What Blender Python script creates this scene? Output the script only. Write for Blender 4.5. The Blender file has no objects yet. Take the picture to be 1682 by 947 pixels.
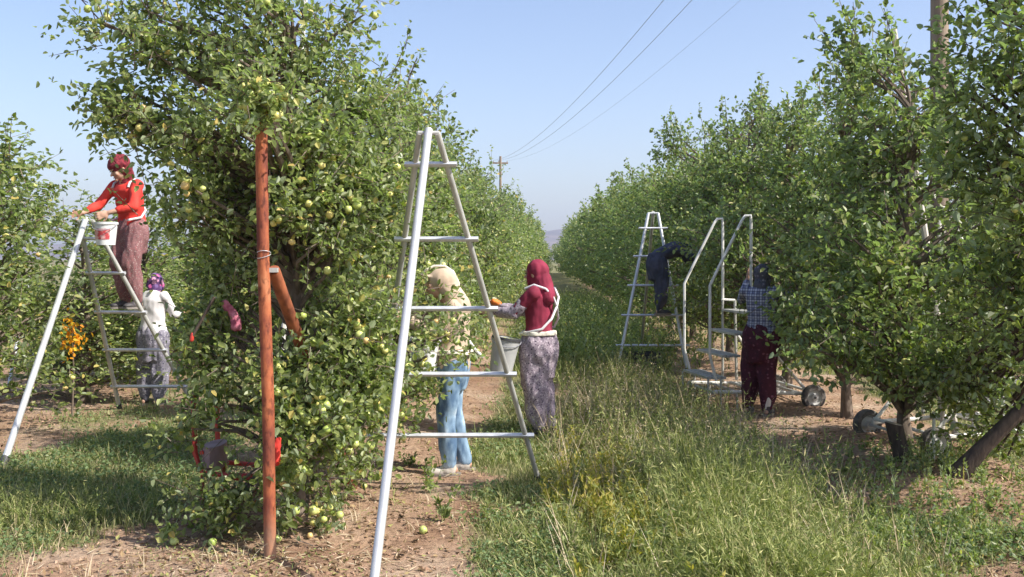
import bpy, bmesh, math, random
import numpy as np
from mathutils import Vector, Matrix, noise as mnoise

# ------------------------------------------------------------------ scene, camera, sky, sun
S = bpy.context.scene
COL = S.collection
R = math.radians
F_PX, CXP, HOR, EYE = 1700.0, 841.0, 425.0, 1.6
cam_d = bpy.data.cameras.new("camera")
cam = bpy.data.objects.new("camera", cam_d); COL.objects.link(cam)
cam.location = (0, 0, EYE); cam.rotation_euler = (R(90), 0, 0)
cam_d.sensor_width = 36.0
cam_d.lens = 36.0 * F_PX / 1682.0
cam_d.shift_y = -(947 / 2 - HOR) / 1682.0
cam_d.clip_start = 0.05; cam_d.clip_end = 20000
S.camera = cam

SUN_EL, SUN_AZ = 45.0, 113.0      # azimuth clockwise from +Y (view direction): from the right, a little behind the camera
w = bpy.data.worlds.new("World"); S.world = w; w.use_nodes = True
nt = w.node_tree; nt.nodes.clear()
sky = nt.nodes.new("ShaderNodeTexSky"); sky.sky_type = 'NISHITA'; sky.sun_disc = False
sky.sun_elevation = R(SUN_EL); sky.sun_rotation = R(SUN_AZ)
sky.air_density = 1.0; sky.dust_density = 1.6; sky.ozone_density = 2.5; sky.altitude = 0
bg = nt.nodes.new("ShaderNodeBackground"); bg.inputs[1].default_value = 0.145
wo = nt.nodes.new("ShaderNodeOutputWorld")
tint = nt.nodes.new("ShaderNodeMix"); tint.data_type = 'RGBA'; tint.blend_type = 'MULTIPLY'; tint.inputs[0].default_value = 1.0
tint.inputs[7].default_value = (1.03, .945, .965, 1); nt.links.new(sky.outputs[0], tint.inputs[6]); nt.links.new(tint.outputs[2], bg.inputs[0]); nt.links.new(bg.outputs[0], wo.inputs[0])
sd = bpy.data.lights.new("sun", 'SUN'); sd.energy = 4.8; sd.angle = R(0.6); sd.color = (1.0, 0.945, 0.86)
sun = bpy.data.objects.new("sun", sd); COL.objects.link(sun)
sv = Vector((math.sin(R(SUN_AZ)) * math.cos(R(SUN_EL)), math.cos(R(SUN_AZ)) * math.cos(R(SUN_EL)), math.sin(R(SUN_EL))))
sun.rotation_euler = sv.to_track_quat('Z', 'Y').to_euler()
sun.location = (8, -4, 12)
S.view_settings.view_transform = 'Standard'; S.view_settings.look = 'None'
S.view_settings.exposure = 0.64; S.view_settings.gamma = 1.0
S.cycles.max_bounces = 8; S.cycles.transmission_bounces = 4; S.cycles.diffuse_bounces = 4

def at(px, py, Y):
    return Vector(((px - CXP) / F_PX * Y, Y, EYE - (py - HOR) / F_PX * Y))
def gpt(px, py):
    Y = EYE * F_PX / (py - HOR); return at(px, py, Y)

# ------------------------------------------------------------------ materials
def new_mat(name):
    m = bpy.data.materials.new(name); m.use_nodes = True
    n = m.node_tree; n.nodes.clear()
    out = n.nodes.new("ShaderNodeOutputMaterial")
    return m, n, out
def N(n, t, **kw):
    x = n.nodes.new(t)
    for k, v in kw.items():
        if k == 'inp':
            for a, b in v.items(): x.inputs[a].default_value = b
        else: setattr(x, k, v)
    return x
def ramp(n, stops, interp='LINEAR'):
    r = n.nodes.new("ShaderNodeValToRGB"); r.color_ramp.interpolation = interp
    e = r.color_ramp.elements
    while len(e) < len(stops): e.new(0.5)
    for i, (p, c) in enumerate(stops):
        e[i].position = p; e[i].color = (c[0], c[1], c[2], 1)
    return r
def mixc(n, a, b, f, typ='MIX'):
    m = n.nodes.new("ShaderNodeMix"); m.data_type = 'RGBA'; m.blend_type = typ
    for s, v in ((0, f), (6, a), (7, b)):
        if hasattr(v, 'is_linked'): n.links.new(v, m.inputs[s])
        elif isinstance(v, (int, float)): m.inputs[s].default_value = v
        else: m.inputs[s].default_value = (v[0], v[1], v[2], 1)
    return m.outputs[2]
def leaf_mat(name, stops, under, trans=0.42, rough=0.42, spec=0.5):
    m, n, out = new_mat(name)
    g = N(n, "ShaderNodeNewGeometry")
    r = ramp(n, stops); n.links.new(g.outputs['Random Per Island'], r.inputs[0])
    c = r.outputs[0]
    if under is not None: c = mixc(n, c, under, g.outputs['Backfacing']) if False else c
    if under is not None:
        mu = N(n, "ShaderNodeMath", operation='MULTIPLY'); mu.inputs[1].default_value = 0.8
        n.links.new(g.outputs['Backfacing'], mu.inputs[0]); c = mixc(n, r.outputs[0], under, mu.outputs[0])
    p = N(n, "ShaderNodeBsdfPrincipled"); p.inputs['Roughness'].default_value = rough
    p.inputs['Specular IOR Level'].default_value = spec
    n.links.new(c, p.inputs['Base Color'])
    t = N(n, "ShaderNodeBsdfTranslucent")
    tc = mixc(n, c, (1.25, 1.5, 0.55), 1.0, 'MULTIPLY'); n.links.new(tc, t.inputs[0])
    mx = N(n, "ShaderNodeMixShader"); mx.inputs[0].default_value = trans
    n.links.new(p.outputs[0], mx.inputs[1]); n.links.new(t.outputs[0], mx.inputs[2]); n.links.new(mx.outputs[0], out.inputs[0])
    return m
def surf_mat(name, c1, c2, scale=20.0, rough=0.7, metal=0.0, bump=0.15, stretch=(1, 1, 1), c3=None, detail=5.0, spec=0.5, bscale=None, pos=(0.35, 0.65)):
    m, n, out = new_mat(name)
    tc = N(n, "ShaderNodeTexCoord"); mp = N(n, "ShaderNodeMapping"); mp.inputs['Scale'].default_value = stretch
    n.links.new(tc.outputs['Object'], mp.inputs[0])
    t = N(n, "ShaderNodeTexNoise"); t.inputs['Scale'].default_value = scale; t.inputs['Detail'].default_value = detail
    n.links.new(mp.outputs[0], t.inputs['Vector'])
    st = [(pos[0], c1), (pos[1], c2)] + ([(min(1, pos[1] + 0.12), c3)] if c3 else [])
    r = ramp(n, st); n.links.new(t.outputs[0], r.inputs[0])
    p = N(n, "ShaderNodeBsdfPrincipled"); p.inputs['Roughness'].default_value = rough; p.inputs['Metallic'].default_value = metal
    p.inputs['Specular IOR Level'].default_value = spec
    n.links.new(r.outputs[0], p.inputs['Base Color'])
    if bump:
        t2 = N(n, "ShaderNodeTexNoise"); t2.inputs['Scale'].default_value = bscale or scale * 3; t2.inputs['Detail'].default_value = 4
        n.links.new(mp.outputs[0], t2.inputs['Vector'])
        b = N(n, "ShaderNodeBump"); b.inputs['Strength'].default_value = bump; b.inputs['Distance'].default_value = 0.01
        n.links.new(t2.outputs[0], b.inputs['Height']); n.links.new(b.outputs[0], p.inputs['Normal'])
    n.links.new(p.outputs[0], out.inputs[0])
    return m
def floral_mat(name, base, cols, scale=38.0, rough=0.85, thr=0.0):
    m, n, out = new_mat(name)
    tc = N(n, "ShaderNodeTexCoord")
    ns = N(n, "ShaderNodeTexNoise"); ns.inputs['Scale'].default_value = scale * .8; n.links.new(tc.outputs['Object'], ns.inputs['Vector'])
    wv = mixc(n, tc.outputs['Object'], ns.outputs['Color'], 0.02)
    v = N(n, "ShaderNodeTexVoronoi"); v.inputs['Scale'].default_value = scale; n.links.new(wv, v.inputs['Vector'])
    sep = N(n, "ShaderNodeSeparateColor"); n.links.new(v.outputs['Color'], sep.inputs[0])
    k = len(cols); r = ramp(n, [(i / k, c) for i, c in enumerate(cols)], 'CONSTANT'); n.links.new(sep.outputs[0], r.inputs[0])
    d = ramp(n, [(0.28 + thr, (1, 1, 1)), (0.42 + thr, (0, 0, 0))]); n.links.new(v.outputs['Distance'], d.inputs[0])
    c = mixc(n, base, r.outputs[0], d.outputs[0])
    p = N(n, "ShaderNodeBsdfPrincipled"); p.inputs['Roughness'].default_value = rough; p.inputs['Specular IOR Level'].default_value = 0.2
    n.links.new(c, p.inputs['Base Color']); n.links.new(p.outputs[0], out.inputs[0])
    return m
def plaid_mat(name, a, b, cc):
    m, n, out = new_mat(name)
    tc = N(n, "ShaderNodeTexCoord"); c = a
    for i, (dr, col, sc) in enumerate((('X', b, 11.0), ('Z', b, 11.0), ('X', cc, 23.0), ('Z', cc, 23.0))):
        wv = N(n, "ShaderNodeTexWave"); wv.bands_direction = dr; wv.inputs['Scale'].default_value = sc / 2
        n.links.new(tc.outputs['Object'], wv.inputs['Vector'])
        r = ramp(n, [(0.55, (0, 0, 0)), (0.7, (.55, .55, .55))]); n.links.new(wv.outputs['Color'], r.inputs[0])
        c = mixc(n, c, col, r.outputs[0])
    p = N(n, "ShaderNodeBsdfPrincipled"); p.inputs['Roughness'].default_value = 0.9
    n.links.new(c, p.inputs['Base Color']); n.links.new(p.outputs[0], out.inputs[0])
    return m

M = {}
G3 = [(0.0, (.085, .115, .028)), (0.35, (.16, .20, .05)), (0.68, (.26, .30, .095)), (0.9, (.38, .41, .18)), (0.97, (.52, .46, .14)), (1.0, (.55, .40, .12))]
M['leaf'] = leaf_mat("apple_leaf", G3, (.32, .38, .24))
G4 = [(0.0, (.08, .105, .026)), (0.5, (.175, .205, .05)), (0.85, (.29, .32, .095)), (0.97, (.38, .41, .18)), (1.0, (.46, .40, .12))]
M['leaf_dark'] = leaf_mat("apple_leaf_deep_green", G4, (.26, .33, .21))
M['grass'] = leaf_mat("grass_blade", [(0, (.115, .145, .05)), (.45, (.215, .24, .09)), (.78, (.35, .34, .16)), (1, (.56, .47, .28))], None, .2, .6, .3)
M['clover'] = leaf_mat("ground_cover_leaf", [(0, (.09, .15, .06)), (.6, (.17, .24, .10)), (1, (.28, .33, .15))], None, .3, .6, .3)
M['weed'] = leaf_mat("weed_leaf", [(0, (.12, .155, .045)), (.5, (.24, .28, .085)), (.85, (.39, .39, .15)), (1, (.56, .48, .25))], None, .22, .6, .3)
M['weed_yellow'] = leaf_mat("yellowing_weed_leaf", [(0, (.20, .22, .04)), (.6, (.38, .34, .07)), (1, (.50, .38, .10))], None, .35, .6, .3)
M['straw'] = leaf_mat("dry_straw", [(0, (.30, .22, .12)), (.6, (.50, .40, .26)), (1, (.62, .53, .38))], None, .1, .8, .2)
M['orange_leaf'] = leaf_mat("orange_leaf", [(0, (.75, .26, .02)), (.6, (.85, .45, .03)), (1, (.75, .60, .08))], None, .35, .5, .3)
M['bark'] = surf_mat("bark", (.10, .075, .055), (.23, .18, .14), 26, .9, 0, .5, (1, 1, .3))
M['bark_dark'] = surf_mat("dark_bark", (.045, .032, .025), (.11, .08, .06), 26, .9, 0, .6, (1, 1, .3))
M['stump'] = surf_mat("weathered_stump", (.14, .11, .10), (.26, .21, .19), 18, .9, 0, .5, (1, 1, .3))
M['stumptop'] = surf_mat("sawn_wood", (.36, .29, .21), (.5, .42, .32), 30, .9, 0, .2)
def apple_mat():
    m, n, out = new_mat("apple_skin")
    oi = N(n, "ShaderNodeObjectInfo"); g = N(n, "ShaderNodeNewGeometry"); a = N(n, "ShaderNodeMath", operation='ADD'); f = N(n, "ShaderNodeMath", operation='FRACT')
    n.links.new(oi.outputs['Random'], a.inputs[0]); n.links.new(g.outputs['Random Per Island'], a.inputs[1]); n.links.new(a.outputs[0], f.inputs[0])
    r = ramp(n, [(0, (.36, .46, .10)), (.5, (.55, .60, .20)), (.85, (.72, .66, .22)), (1, (.74, .50, .20))]); n.links.new(f.outputs[0], r.inputs[0])
    p = N(n, "ShaderNodeBsdfPrincipled"); p.inputs['Roughness'].default_value = .35; n.links.new(r.outputs[0], p.inputs['Base Color']); n.links.new(p.outputs[0], out.inputs[0])
    return m
M['apple'] = apple_mat()
M['alu'] = surf_mat("galvanised_tube", (.55, .56, .56), (.72, .73, .73), 9, .42, .35, .05, (1, 1, .3))
M['alu_dull'] = surf_mat("dull_grey_tube", (.40, .40, .37), (.55, .55, .51), 12, .55, .3, .1, (1, 1, .3))
M['rung'] = surf_mat("aluminium_tread", (.52, .54, .57), (.68, .70, .73), 14, .45, .35, .08)
M['white_paint'] = surf_mat("worn_white_paint", (.62, .61, .55), (.80, .79, .74), 8, .5, 0, .1, c3=(.70, .66, .58))
M['rust'] = surf_mat("rusty_orange_paint", (.17, .04, .02), (.48, .14, .045), 7, .7, 0, .5, (1, 1, .4), c3=(.60, .26, .11), bscale=60, pos=(.36, .56))
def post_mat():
    m, n, out = new_mat("worn_leaf_shaded_orange_paint")
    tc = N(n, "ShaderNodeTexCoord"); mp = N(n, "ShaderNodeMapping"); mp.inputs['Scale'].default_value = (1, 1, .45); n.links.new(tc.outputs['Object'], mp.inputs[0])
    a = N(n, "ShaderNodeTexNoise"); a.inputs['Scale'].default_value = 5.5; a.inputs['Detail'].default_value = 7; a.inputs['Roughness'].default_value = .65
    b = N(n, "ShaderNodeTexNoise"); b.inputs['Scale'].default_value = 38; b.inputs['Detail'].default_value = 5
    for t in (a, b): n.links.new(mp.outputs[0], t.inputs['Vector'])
    r1 = ramp(n, [(.30, (.07, .018, .013)), (.44, (.21, .05, .024)), (.54, (.38, .11, .04)), (.68, (.50, .21, .095))]); n.links.new(a.outputs[0], r1.inputs[0])  # dark end of the ramp paints in leaf shadow patches along with worn paint
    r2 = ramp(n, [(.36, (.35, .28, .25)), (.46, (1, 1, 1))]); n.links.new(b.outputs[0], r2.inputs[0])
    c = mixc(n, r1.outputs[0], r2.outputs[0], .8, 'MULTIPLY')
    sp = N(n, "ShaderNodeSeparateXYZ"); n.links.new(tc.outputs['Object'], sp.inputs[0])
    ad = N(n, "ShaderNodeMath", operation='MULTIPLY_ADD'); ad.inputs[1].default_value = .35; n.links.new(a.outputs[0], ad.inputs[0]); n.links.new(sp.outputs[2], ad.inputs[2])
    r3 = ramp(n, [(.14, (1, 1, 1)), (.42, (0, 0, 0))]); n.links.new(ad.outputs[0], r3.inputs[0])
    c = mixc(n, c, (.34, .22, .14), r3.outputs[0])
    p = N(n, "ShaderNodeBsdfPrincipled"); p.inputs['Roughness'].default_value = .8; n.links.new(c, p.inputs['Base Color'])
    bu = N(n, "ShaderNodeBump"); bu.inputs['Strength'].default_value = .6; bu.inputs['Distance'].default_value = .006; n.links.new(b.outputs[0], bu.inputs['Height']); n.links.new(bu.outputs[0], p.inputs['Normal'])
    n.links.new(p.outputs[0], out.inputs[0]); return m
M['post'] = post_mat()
M['rust_dark'] = surf_mat("dark_rusty_iron", (.14, .04, .02), (.38, .12, .05), 14, .75, 0, .4, (1, 1, .4))
M['red_metal'] = surf_mat("red_enamel", (.36, .03, .025), (.60, .06, .04), 9, .5, 0, .1)
M['tyre'] = surf_mat("tyre_rubber", (.06, .058, .056), (.16, .145, .13), 30, .85, 0, .3)
M['rim'] = surf_mat("wheel_rim", (.42, .42, .40), (.62, .62, .60), 12, .5, .2, .1)
M['pole'] = surf_mat("weathered_pole_wood", (.17, .125, .085), (.30, .235, .17), 12, .9, 0, .5, (1, 1, .06))
M['stake'] = surf_mat("pale_stake", (.46, .42, .36), (.62, .58, .52), 12, .85, 0, .3, (1, 1, .1))
M['wire'] = surf_mat("wire", (.30, .31, .34), (.38, .39, .42), 10, .6, .3, 0)
M['plastic_white'] = surf_mat("white_plastic", (.68, .68, .66), (.80, .80, .78), 7, .45, 0, .03)
M['plastic_grey'] = surf_mat("grey_plastic", (.40, .40, .39), (.52, .52, .50), 7, .5, 0, .05)
M['print_red'] = surf_mat("red_printed_label", (.55, .07, .08), (.75, .45, .42), 22, .5, 0, 0, pos=(.45, .6))
M['dark_plastic'] = surf_mat("dark_plastic", (.03, .03, .035), (.07, .07, .075), 10, .5, 0, .05)
M['skin'] = surf_mat("skin", (.42, .24, .16), (.54, .33, .23), 9, .55, 0, .05)
M['eye'] = surf_mat("dark_eye", (.02, .015, .01), (.04, .03, .02), 9, .3, 0, 0)
M['lip'] = surf_mat("lip", (.36, .13, .11), (.42, .17, .14), 9, .5, 0, 0)
M['hair'] = surf_mat("dark_hair", (.02, .014, .01), (.05, .035, .025), 60, .6, 0, .3, (1, 1, .2))
M['maroon'] = surf_mat("maroon_cloth", (.19, .013, .036), (.29, .024, .06), 7, .85, 0, .15)
M['maroon_dark'] = surf_mat("dark_red_knit", (.13, .012, .022), (.24, .025, .035), 40, .9, 0, .4)
M['red_cloth'] = surf_mat("red_cloth", (.56, .03, .022), (.74, .055, .035), 8, .85, 0, .15)
M['white_cloth'] = surf_mat("white_cotton", (.66, .64, .64), (.78, .76, .77), 8, .9, 0, .15)
M['beige_cloth'] = surf_mat("beige_cloth", (.46, .35, .25), (.60, .47, .35), 7, .9, 0, .15)
M['beige_trim'] = surf_mat("cream_trim", (.72, .66, .54), (.80, .74, .62), 9, .9, 0, .1)
M['denim'] = surf_mat("washed_denim", (.08, .15, .25), (.27, .40, .53), 11, .85, 0, .3, (1, 1, .5), c3=(.52, .64, .74), pos=(.38, .58))
M['navy'] = surf_mat("navy_cloth", (.04, .045, .07), (.075, .08, .12), 9, .9, 0, .15)
M['shoe'] = surf_mat("worn_pale_trainer", (.42, .38, .32), (.58, .54, .48), 18, .8, 0, .15)
M['shoe_dark'] = surf_mat("dark_rubber_shoe", (.03, .03, .035), (.08, .07, .07), 18, .6, 0, .15)
M['sole'] = surf_mat("rubber_sole", (.18, .16, .14), (.28, .25, .22), 18, .8, 0, .1)
M['sock'] = surf_mat("pale_blue_sock", (.28, .38, .52), (.42, .52, .64), 30, .9, 0, .1)
M['sock_white'] = surf_mat("white_sock", (.55, .52, .48), (.66, .63, .6), 30, .9, 0, .1)
M['orange_glove'] = surf_mat("orange_glove", (.72, .16, .02), (.85, .26, .04), 18, .7, 0, .1)
M['flor_lilac'] = floral_mat("lilac_floral_cotton", (.34, .28, .32), [(.06, .04, .07), (.64, .57, .60), (.13, .09, .14), (.66, .58, .60)], 62)
M['flor_grey'] = floral_mat("grey_floral_cotton", (.22, .21, .25), [(.06, .06, .09), (.46, .44, .50), (.12, .11, .17), (.36, .33, .40)], 45)
M['flor_sleeve'] = floral_mat("grey_patterned_sleeve", (.33, .28, .32), [(.10, .07, .10), (.52, .46, .50), (.20, .15, .20), (.48, .42, .46)], 60)
M['flor_red'] = floral_mat("red_floral_cotton", (.24, .12, .12), [(.36, .10, .11), (.42, .32, .30), (.13, .06, .08), (.32, .20, .20)], 75)
M['flor_maroon'] = floral_mat("dark_maroon_cotton", (.075, .022, .035), [(.11, .03, .05), (.05, .02, .03), (.20, .08, .11), (.06, .02, .035)], 30)
M['flor_scarf'] = floral_mat("purple_pink_headscarf", (.09, .045, .13), [(.60, .13, .33), (.10, .05, .16), (.66, .34, .50), (.16, .10, .24)], 20, thr=.12)
M['plaid'] = plaid_mat("blue_grey_plaid", (.17, .19, .30), (.62, .64, .72), (.05, .05, .10))
M['pink_cloth'] = surf_mat("pink_cloth", (.26, .05, .09), (.55, .20, .26), 22, .9, 0, .15)
M['flor_dark'] = floral_mat("dark_check_cotton", (.10, .10, .12), [(.05, .05, .07), (.32, .30, .33), (.10, .09, .12), (.22, .2, .24)], 30)

# ------------------------------------------------------------------ object helpers
def tag(o, label=None, cat=None, group=None, kind=None):
    if label: o['label'] = label
    if cat: o['category'] = cat
    if group: o['group'] = group
    if kind: o['kind'] = kind
    return o
def empty(name, loc, rz=0, label=None, cat=None, group=None):
    o = bpy.data.objects.new(name, None); COL.objects.link(o)
    o.location = loc; o.rotation_euler = (0, 0, rz); o.empty_display_size = .1
    return tag(o, label, cat, group)
def link(name, mesh, mat=None, parent=None, loc=None):
    o = bpy.data.objects.new(name, mesh); COL.objects.link(o)
    if mat is not None and len(mesh.materials) == 0: mesh.materials.append(mat)
    if parent is not None: o.parent = parent
    if loc is not None: o.location = loc
    return o
def np_mesh(name, V, Fc, smooth=False):
    """Fc: (n,k) index array"""
    me = bpy.data.meshes.new(name)
    V = np.asarray(V, dtype=np.float32); Fc = np.asarray(Fc, dtype=np.int32)
    n, k = Fc.shape
    me.vertices.add(len(V)); me.vertices.foreach_set('co', V.ravel())
    me.loops.add(n * k); me.loops.foreach_set('vertex_index', Fc.ravel())
    me.polygons.add(n); me.polygons.foreach_set('loop_start', np.arange(0, n * k, k, dtype=np.int32))
    me.polygons.foreach_set('loop_total', np.full(n, k, dtype=np.int32))
    me.polygons.foreach_set('use_smooth', np.full(n, smooth, dtype=bool))
    me.update(calc_edges=True); return me

class MB:
    """collects solid shapes; build() links them as ONE mesh object"""
    def __init__(s): s.v = []; s.f = []
    def ring(s, c, a, b, k):
        i = len(s.v)
        for j in range(k):
            t = 2 * math.pi * j / k
            s.v.append(tuple(c + a * math.cos(t) + b * math.sin(t)))
        return list(range(i, i + k))
    def bridge(s, r0, r1):
        k = len(r0)
        for j in range(k): s.f.append((r0[j], r0[(j + 1) % k], r1[(j + 1) % k], r1[j]))
    def loft(s, rings, k=16, cap=True):
        """rings: (centre, a vec, b vec)"""
        rs = [s.ring(Vector(c), Vector(a), Vector(b), k) for c, a, b in rings]
        for i in range(len(rs) - 1): s.bridge(rs[i], rs[i + 1])
        if cap: s.f.append(tuple(reversed(rs[0]))); s.f.append(tuple(rs[-1]))
        return s
    def tube(s, pts, r, k=8):
        pts = [Vector(p) for p in pts]; n = len(pts)
        rr = r if isinstance(r, (list, tuple)) else [r] * n
        rings = []; up = Vector((0.13, 0.37, 0.92)).normalized()
        for i in range(n):
            d = (pts[min(i + 1, n - 1)] - pts[max(i - 1, 0)]).normalized()
            if abs(d.dot(up)) > .98: up = Vector((1, 0.1, 0)).normalized()
            a = d.cross(up).normalized(); b = d.cross(a).normalized(); up = (up - d * up.dot(d)).normalized()
            rings.append((pts[i], a * -rr[i], b * rr[i]))
        return s.loft(rings, k)
    def cap(s, p0, r0, p1, r1, k=12, sq=None):
        p0, p1 = Vector(p0), Vector(p1); d = (p1 - p0); L = d.length; d = d / L if L > 1e-6 else Vector((0, 0, 1))
        a = d.orthogonal().normalized(); b = d.cross(a)
        rings = []
        for t in (-.98, -.8, -.5, 0): rings.append((p0 + d * (r0 * t), r0 * math.sqrt(1 - t * t)))
        for t in (0, .5, .8, .98): rings.append((p1 + d * (r1 * t), r1 * math.sqrt(1 - t * t)))
        return s.loft([(c, a * q, b * q) for c, q in rings], k)
    def ell(s, c, rx, ry, rz, rot=None, k=14, m=9):
        c = Vector(c); rot = rot or Matrix.Identity(3); rs = []
        for i in range(m):
            t = math.pi * (i + .5) / m
            z = math.cos(t); q = math.sin(t)
            rs.append((c + rot @ Vector((0, 0, -rz * z)), rot @ Vector((rx * q, 0, 0)), rot @ Vector((0, ry * q, 0))))
        return s.loft(rs, k)
    def box(s, lo, hi, rot=None, org=None):
        i = len(s.v); rot = rot or Matrix.Identity(3); org = Vector(org or (0, 0, 0))
        for x in (lo[0], hi[0]):
            for y in (lo[1], hi[1]):
                for z in (lo[2], hi[2]): s.v.append(tuple(org + rot @ Vector((x, y, z))))
        for f in ((0, 1, 3, 2), (4, 6, 7, 5), (0, 4, 5, 1), (2, 3, 7, 6), (0, 2, 6, 4), (1, 5, 7, 3)): s.f.append(tuple(i + j for j in f))
        return s
    def lathe(s, prof, c=(0, 0, 0), ax='z', k=20, cap=True):
        c = Vector(c); rs = []
        for r, h in prof:
            if ax == 'z': rs.append((c + Vector((0, 0, h)), Vector((r, 0, 0)), Vector((0, r, 0))))
            elif ax == 'y': rs.append((c + Vector((0, h, 0)), Vector((0, 0, r)), Vector((r, 0, 0))))
            else: rs.append((c + Vector((h, 0, 0)), Vector((0, r, 0)), Vector((0, 0, r))))
        return s.loft(rs, k, cap)
    def mesh(s, name, smooth=True):
        me = bpy.data.meshes.new(name); me.from_pydata(s.v, [], s.f); me.update()
        me.polygons.foreach_set('use_smooth', [smooth] * len(me.polygons)); return me
    def build(s, name, mat, parent=None, loc=None, smooth=True):
        me = s.mesh(name, smooth); me.materials.append(mat)
        if smooth:
            try: me.set_sharp_from_angle(angle=R(40))
            except Exception: pass
        return link(name, me, None, parent, loc)
    def solid(s, name, mat, parent, voxel=.012, smooth=2, fold=0.0, ffreq=9.0, fstretch=.35, seed=0.0):
        """fuse the shapes into one continuous skin (voxel remesh), relax it and raise cloth folds"""
        me0 = s.mesh(name + "_src"); o = bpy.data.objects.new(name + "_src", me0); COL.objects.link(o)
        md = o.modifiers.new("r", 'REMESH'); md.mode = 'VOXEL'; md.voxel_size = voxel
        if smooth:
            ms = o.modifiers.new("s", 'SMOOTH'); ms.iterations = smooth; ms.factor = .5
        dg = bpy.context.evaluated_depsgraph_get()
        me = bpy.data.meshes.new_from_object(o.evaluated_get(dg)); me.name = name
        bpy.data.objects.remove(o); bpy.data.meshes.remove(me0)
        n = len(me.vertices); co = np.empty(n * 3, np.float32); me.vertices.foreach_get('co', co); co = co.reshape(-1, 3)
        if fold:
            nm = np.empty(n * 3, np.float32); me.vertices.foreach_get('normal', nm); nm = nm.reshape(-1, 3)
            d = np.array([mnoise.noise(Vector((p[0] * ffreq + seed, p[1] * ffreq, p[2] * ffreq * fstretch + seed))) +
                          .5 * mnoise.noise(Vector((p[0] * ffreq * 2.3 + seed, p[1] * ffreq * 2.3, p[2] * ffreq * 2.3 * fstretch))) for p in co])
            co = co + nm * (d * fold)[:, None]
            me.vertices.foreach_set('co', co.astype(np.float32).ravel()); me.update()
        me.polygons.foreach_set('use_smooth', [True] * len(me.polygons))
        me.materials.clear(); me.materials.append(mat)
        return link(name, me, None, parent)

# ------------------------------------------------------------------ ground
RNG = np.random.default_rng(7)
LAT = np.random.default_rng(3).random((256, 256))
def vnoise(x, y):
    x = np.asarray(x, float); y = np.asarray(y, float)
    xi = np.floor(x).astype(int); yi = np.floor(y).astype(int); fx = x - xi; fy = y - yi
    fx = fx * fx * (3 - 2 * fx); fy = fy * fy * (3 - 2 * fy)
    g = lambda a, b: LAT[a % 256, b % 256]
    return (g(xi, yi) * (1 - fx) + g(xi + 1, yi) * fx) * (1 - fy) + (g(xi, yi + 1) * (1 - fx) + g(xi + 1, yi + 1) * fx) * fy
def fbm(x, y, o=4):
    s = 0; a = .5
    for i in range(o): s = s + a * vnoise(x * 2 ** i + 17 * i, y * 2 ** i + 5 * i); a *= .5
    return s / (1 - .5 ** o)
SLOPE = 64 / 1700
ROWS = (-5.95, -1.6, 2.72, 7.05)
def rowdist(x, y):
    u = np.asarray(x) - SLOPE * np.asarray(y)
    uu = (u + 1.6) / 4.33
    return np.abs(uu - np.round(uu)) * 4.33, u
def gz(x, y):
    d, u = rowdist(x, y)
    near = np.clip(1 - (np.hypot(x, np.asarray(y) - 8) - 20) / 20, 0, 1)
    return (.05 * np.exp(-(d / .45) ** 2) + .07 * (fbm(x * .8, y * .8, 3) - .5) + .035 * (fbm(np.asarray(x) * 5, np.asarray(y) * 5, 3) - .5)) * near
def gzf(x, y): return float(gz(np.array([x]), np.array([y]))[0])
# (x, y, rx, ry, amount): bare or grassy places seen in the lane
MODS = [(-4.3, 9.2, .7, .9, -1), (-6.7, 14.7, 2.5, 1.2, -.8), (-1.6, 5.3, 1.2, .38, -1.3), (-.5, 5.6, .5, .55, -1.2), (-.95, 6.5, .55, .7, -1.2),
        (.12, 6.6, .33, .16, -1.2), (-.35, 7.5, .42, .3, -1.2), (-.8, 10.3, .6, 1.6, -1.0), (.62, 12.6, .3, 1.2, -.9), (2.3, 10.3, .9, .5, -1.3),
        (2.6, 8.9, .5, .5, -1.1), (3.1, 7.2, .5, .4, -1.2), (1.0, 19, .5, 3, -.5), (1.9, 13.2, .7, 1.8, -1.0), (.45, 9.0, .15, .5, -.8), (-3.9, 11.5, .8, 1.0, -.7),
        (.3, 5.5, .7, .6, 1.1), (.75, 6, .8, 2, 1.0), (1.1, 8, .7, 3, .9), (-3.2, 9.0, .6, .7, .9), (-2.9, 6.6, 1.2, .5, .7), (-.15, 8.2, .3, .5, 1.0), (-.1, 9.7, .3, .8, .9),
        (1.6, 5.6, 1.2, .8, .9), (2.6, 5.8, 1.0, .5, .7), (-3, 7.6, 1.5, .6, .5), (.3, 15, .4, 6, .7)]
def cover(x, y):
    d, u = rowdist(x, y)
    c = np.clip((d - .55) / .8, 0, 1) * .75 + .9 * (fbm(x * .9 + 40, y * .9, 4) - .5)
    for mx, my, rx, ry, am in MODS: c = c + am * .8 * np.exp(-((x - mx) / rx) ** 2 - ((y - my) / ry) ** 2)
    c = c + .45 * np.clip((np.asarray(y) - 13) / 10, 0, 1)
    c = c + .55 * (fbm(x * 2.3 + 70, y * 2.3, 3) - .55)
    return np.clip(c + .05 + .6 * (fbm(x * 5, y * 5 + 9, 3) - .5), 0, 1)
def axis(lo, hi, step, far, grow):
    a = list(np.arange(lo, hi, step)); s = step; v = a[-1]
    while v < far: s *= grow; v += s; a.append(v)
    s = step; v = a[0]; b = []
    while v > -far: s *= grow; v -= s; b.append(v)
    return np.array(b[::-1] + a)
gx = axis(-7, 6, .085, 5000, 1.13); gy = axis(3, 20, .085, 5000, 1.13)
GX, GY = np.meshgrid(gx, gy); nx, ny = len(gx), len(gy)
V = np.stack([GX, GY, gz(GX, GY)], -1).reshape(-1, 3)
I = np.arange(nx * ny).reshape(ny, nx)
Fg = np.stack([I[:-1, :-1], I[:-1, 1:], I[1:, 1:], I[1:, :-1]], -1).reshape(-1, 4)
gme = np_mesh("ground", V, Fg, True)
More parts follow.
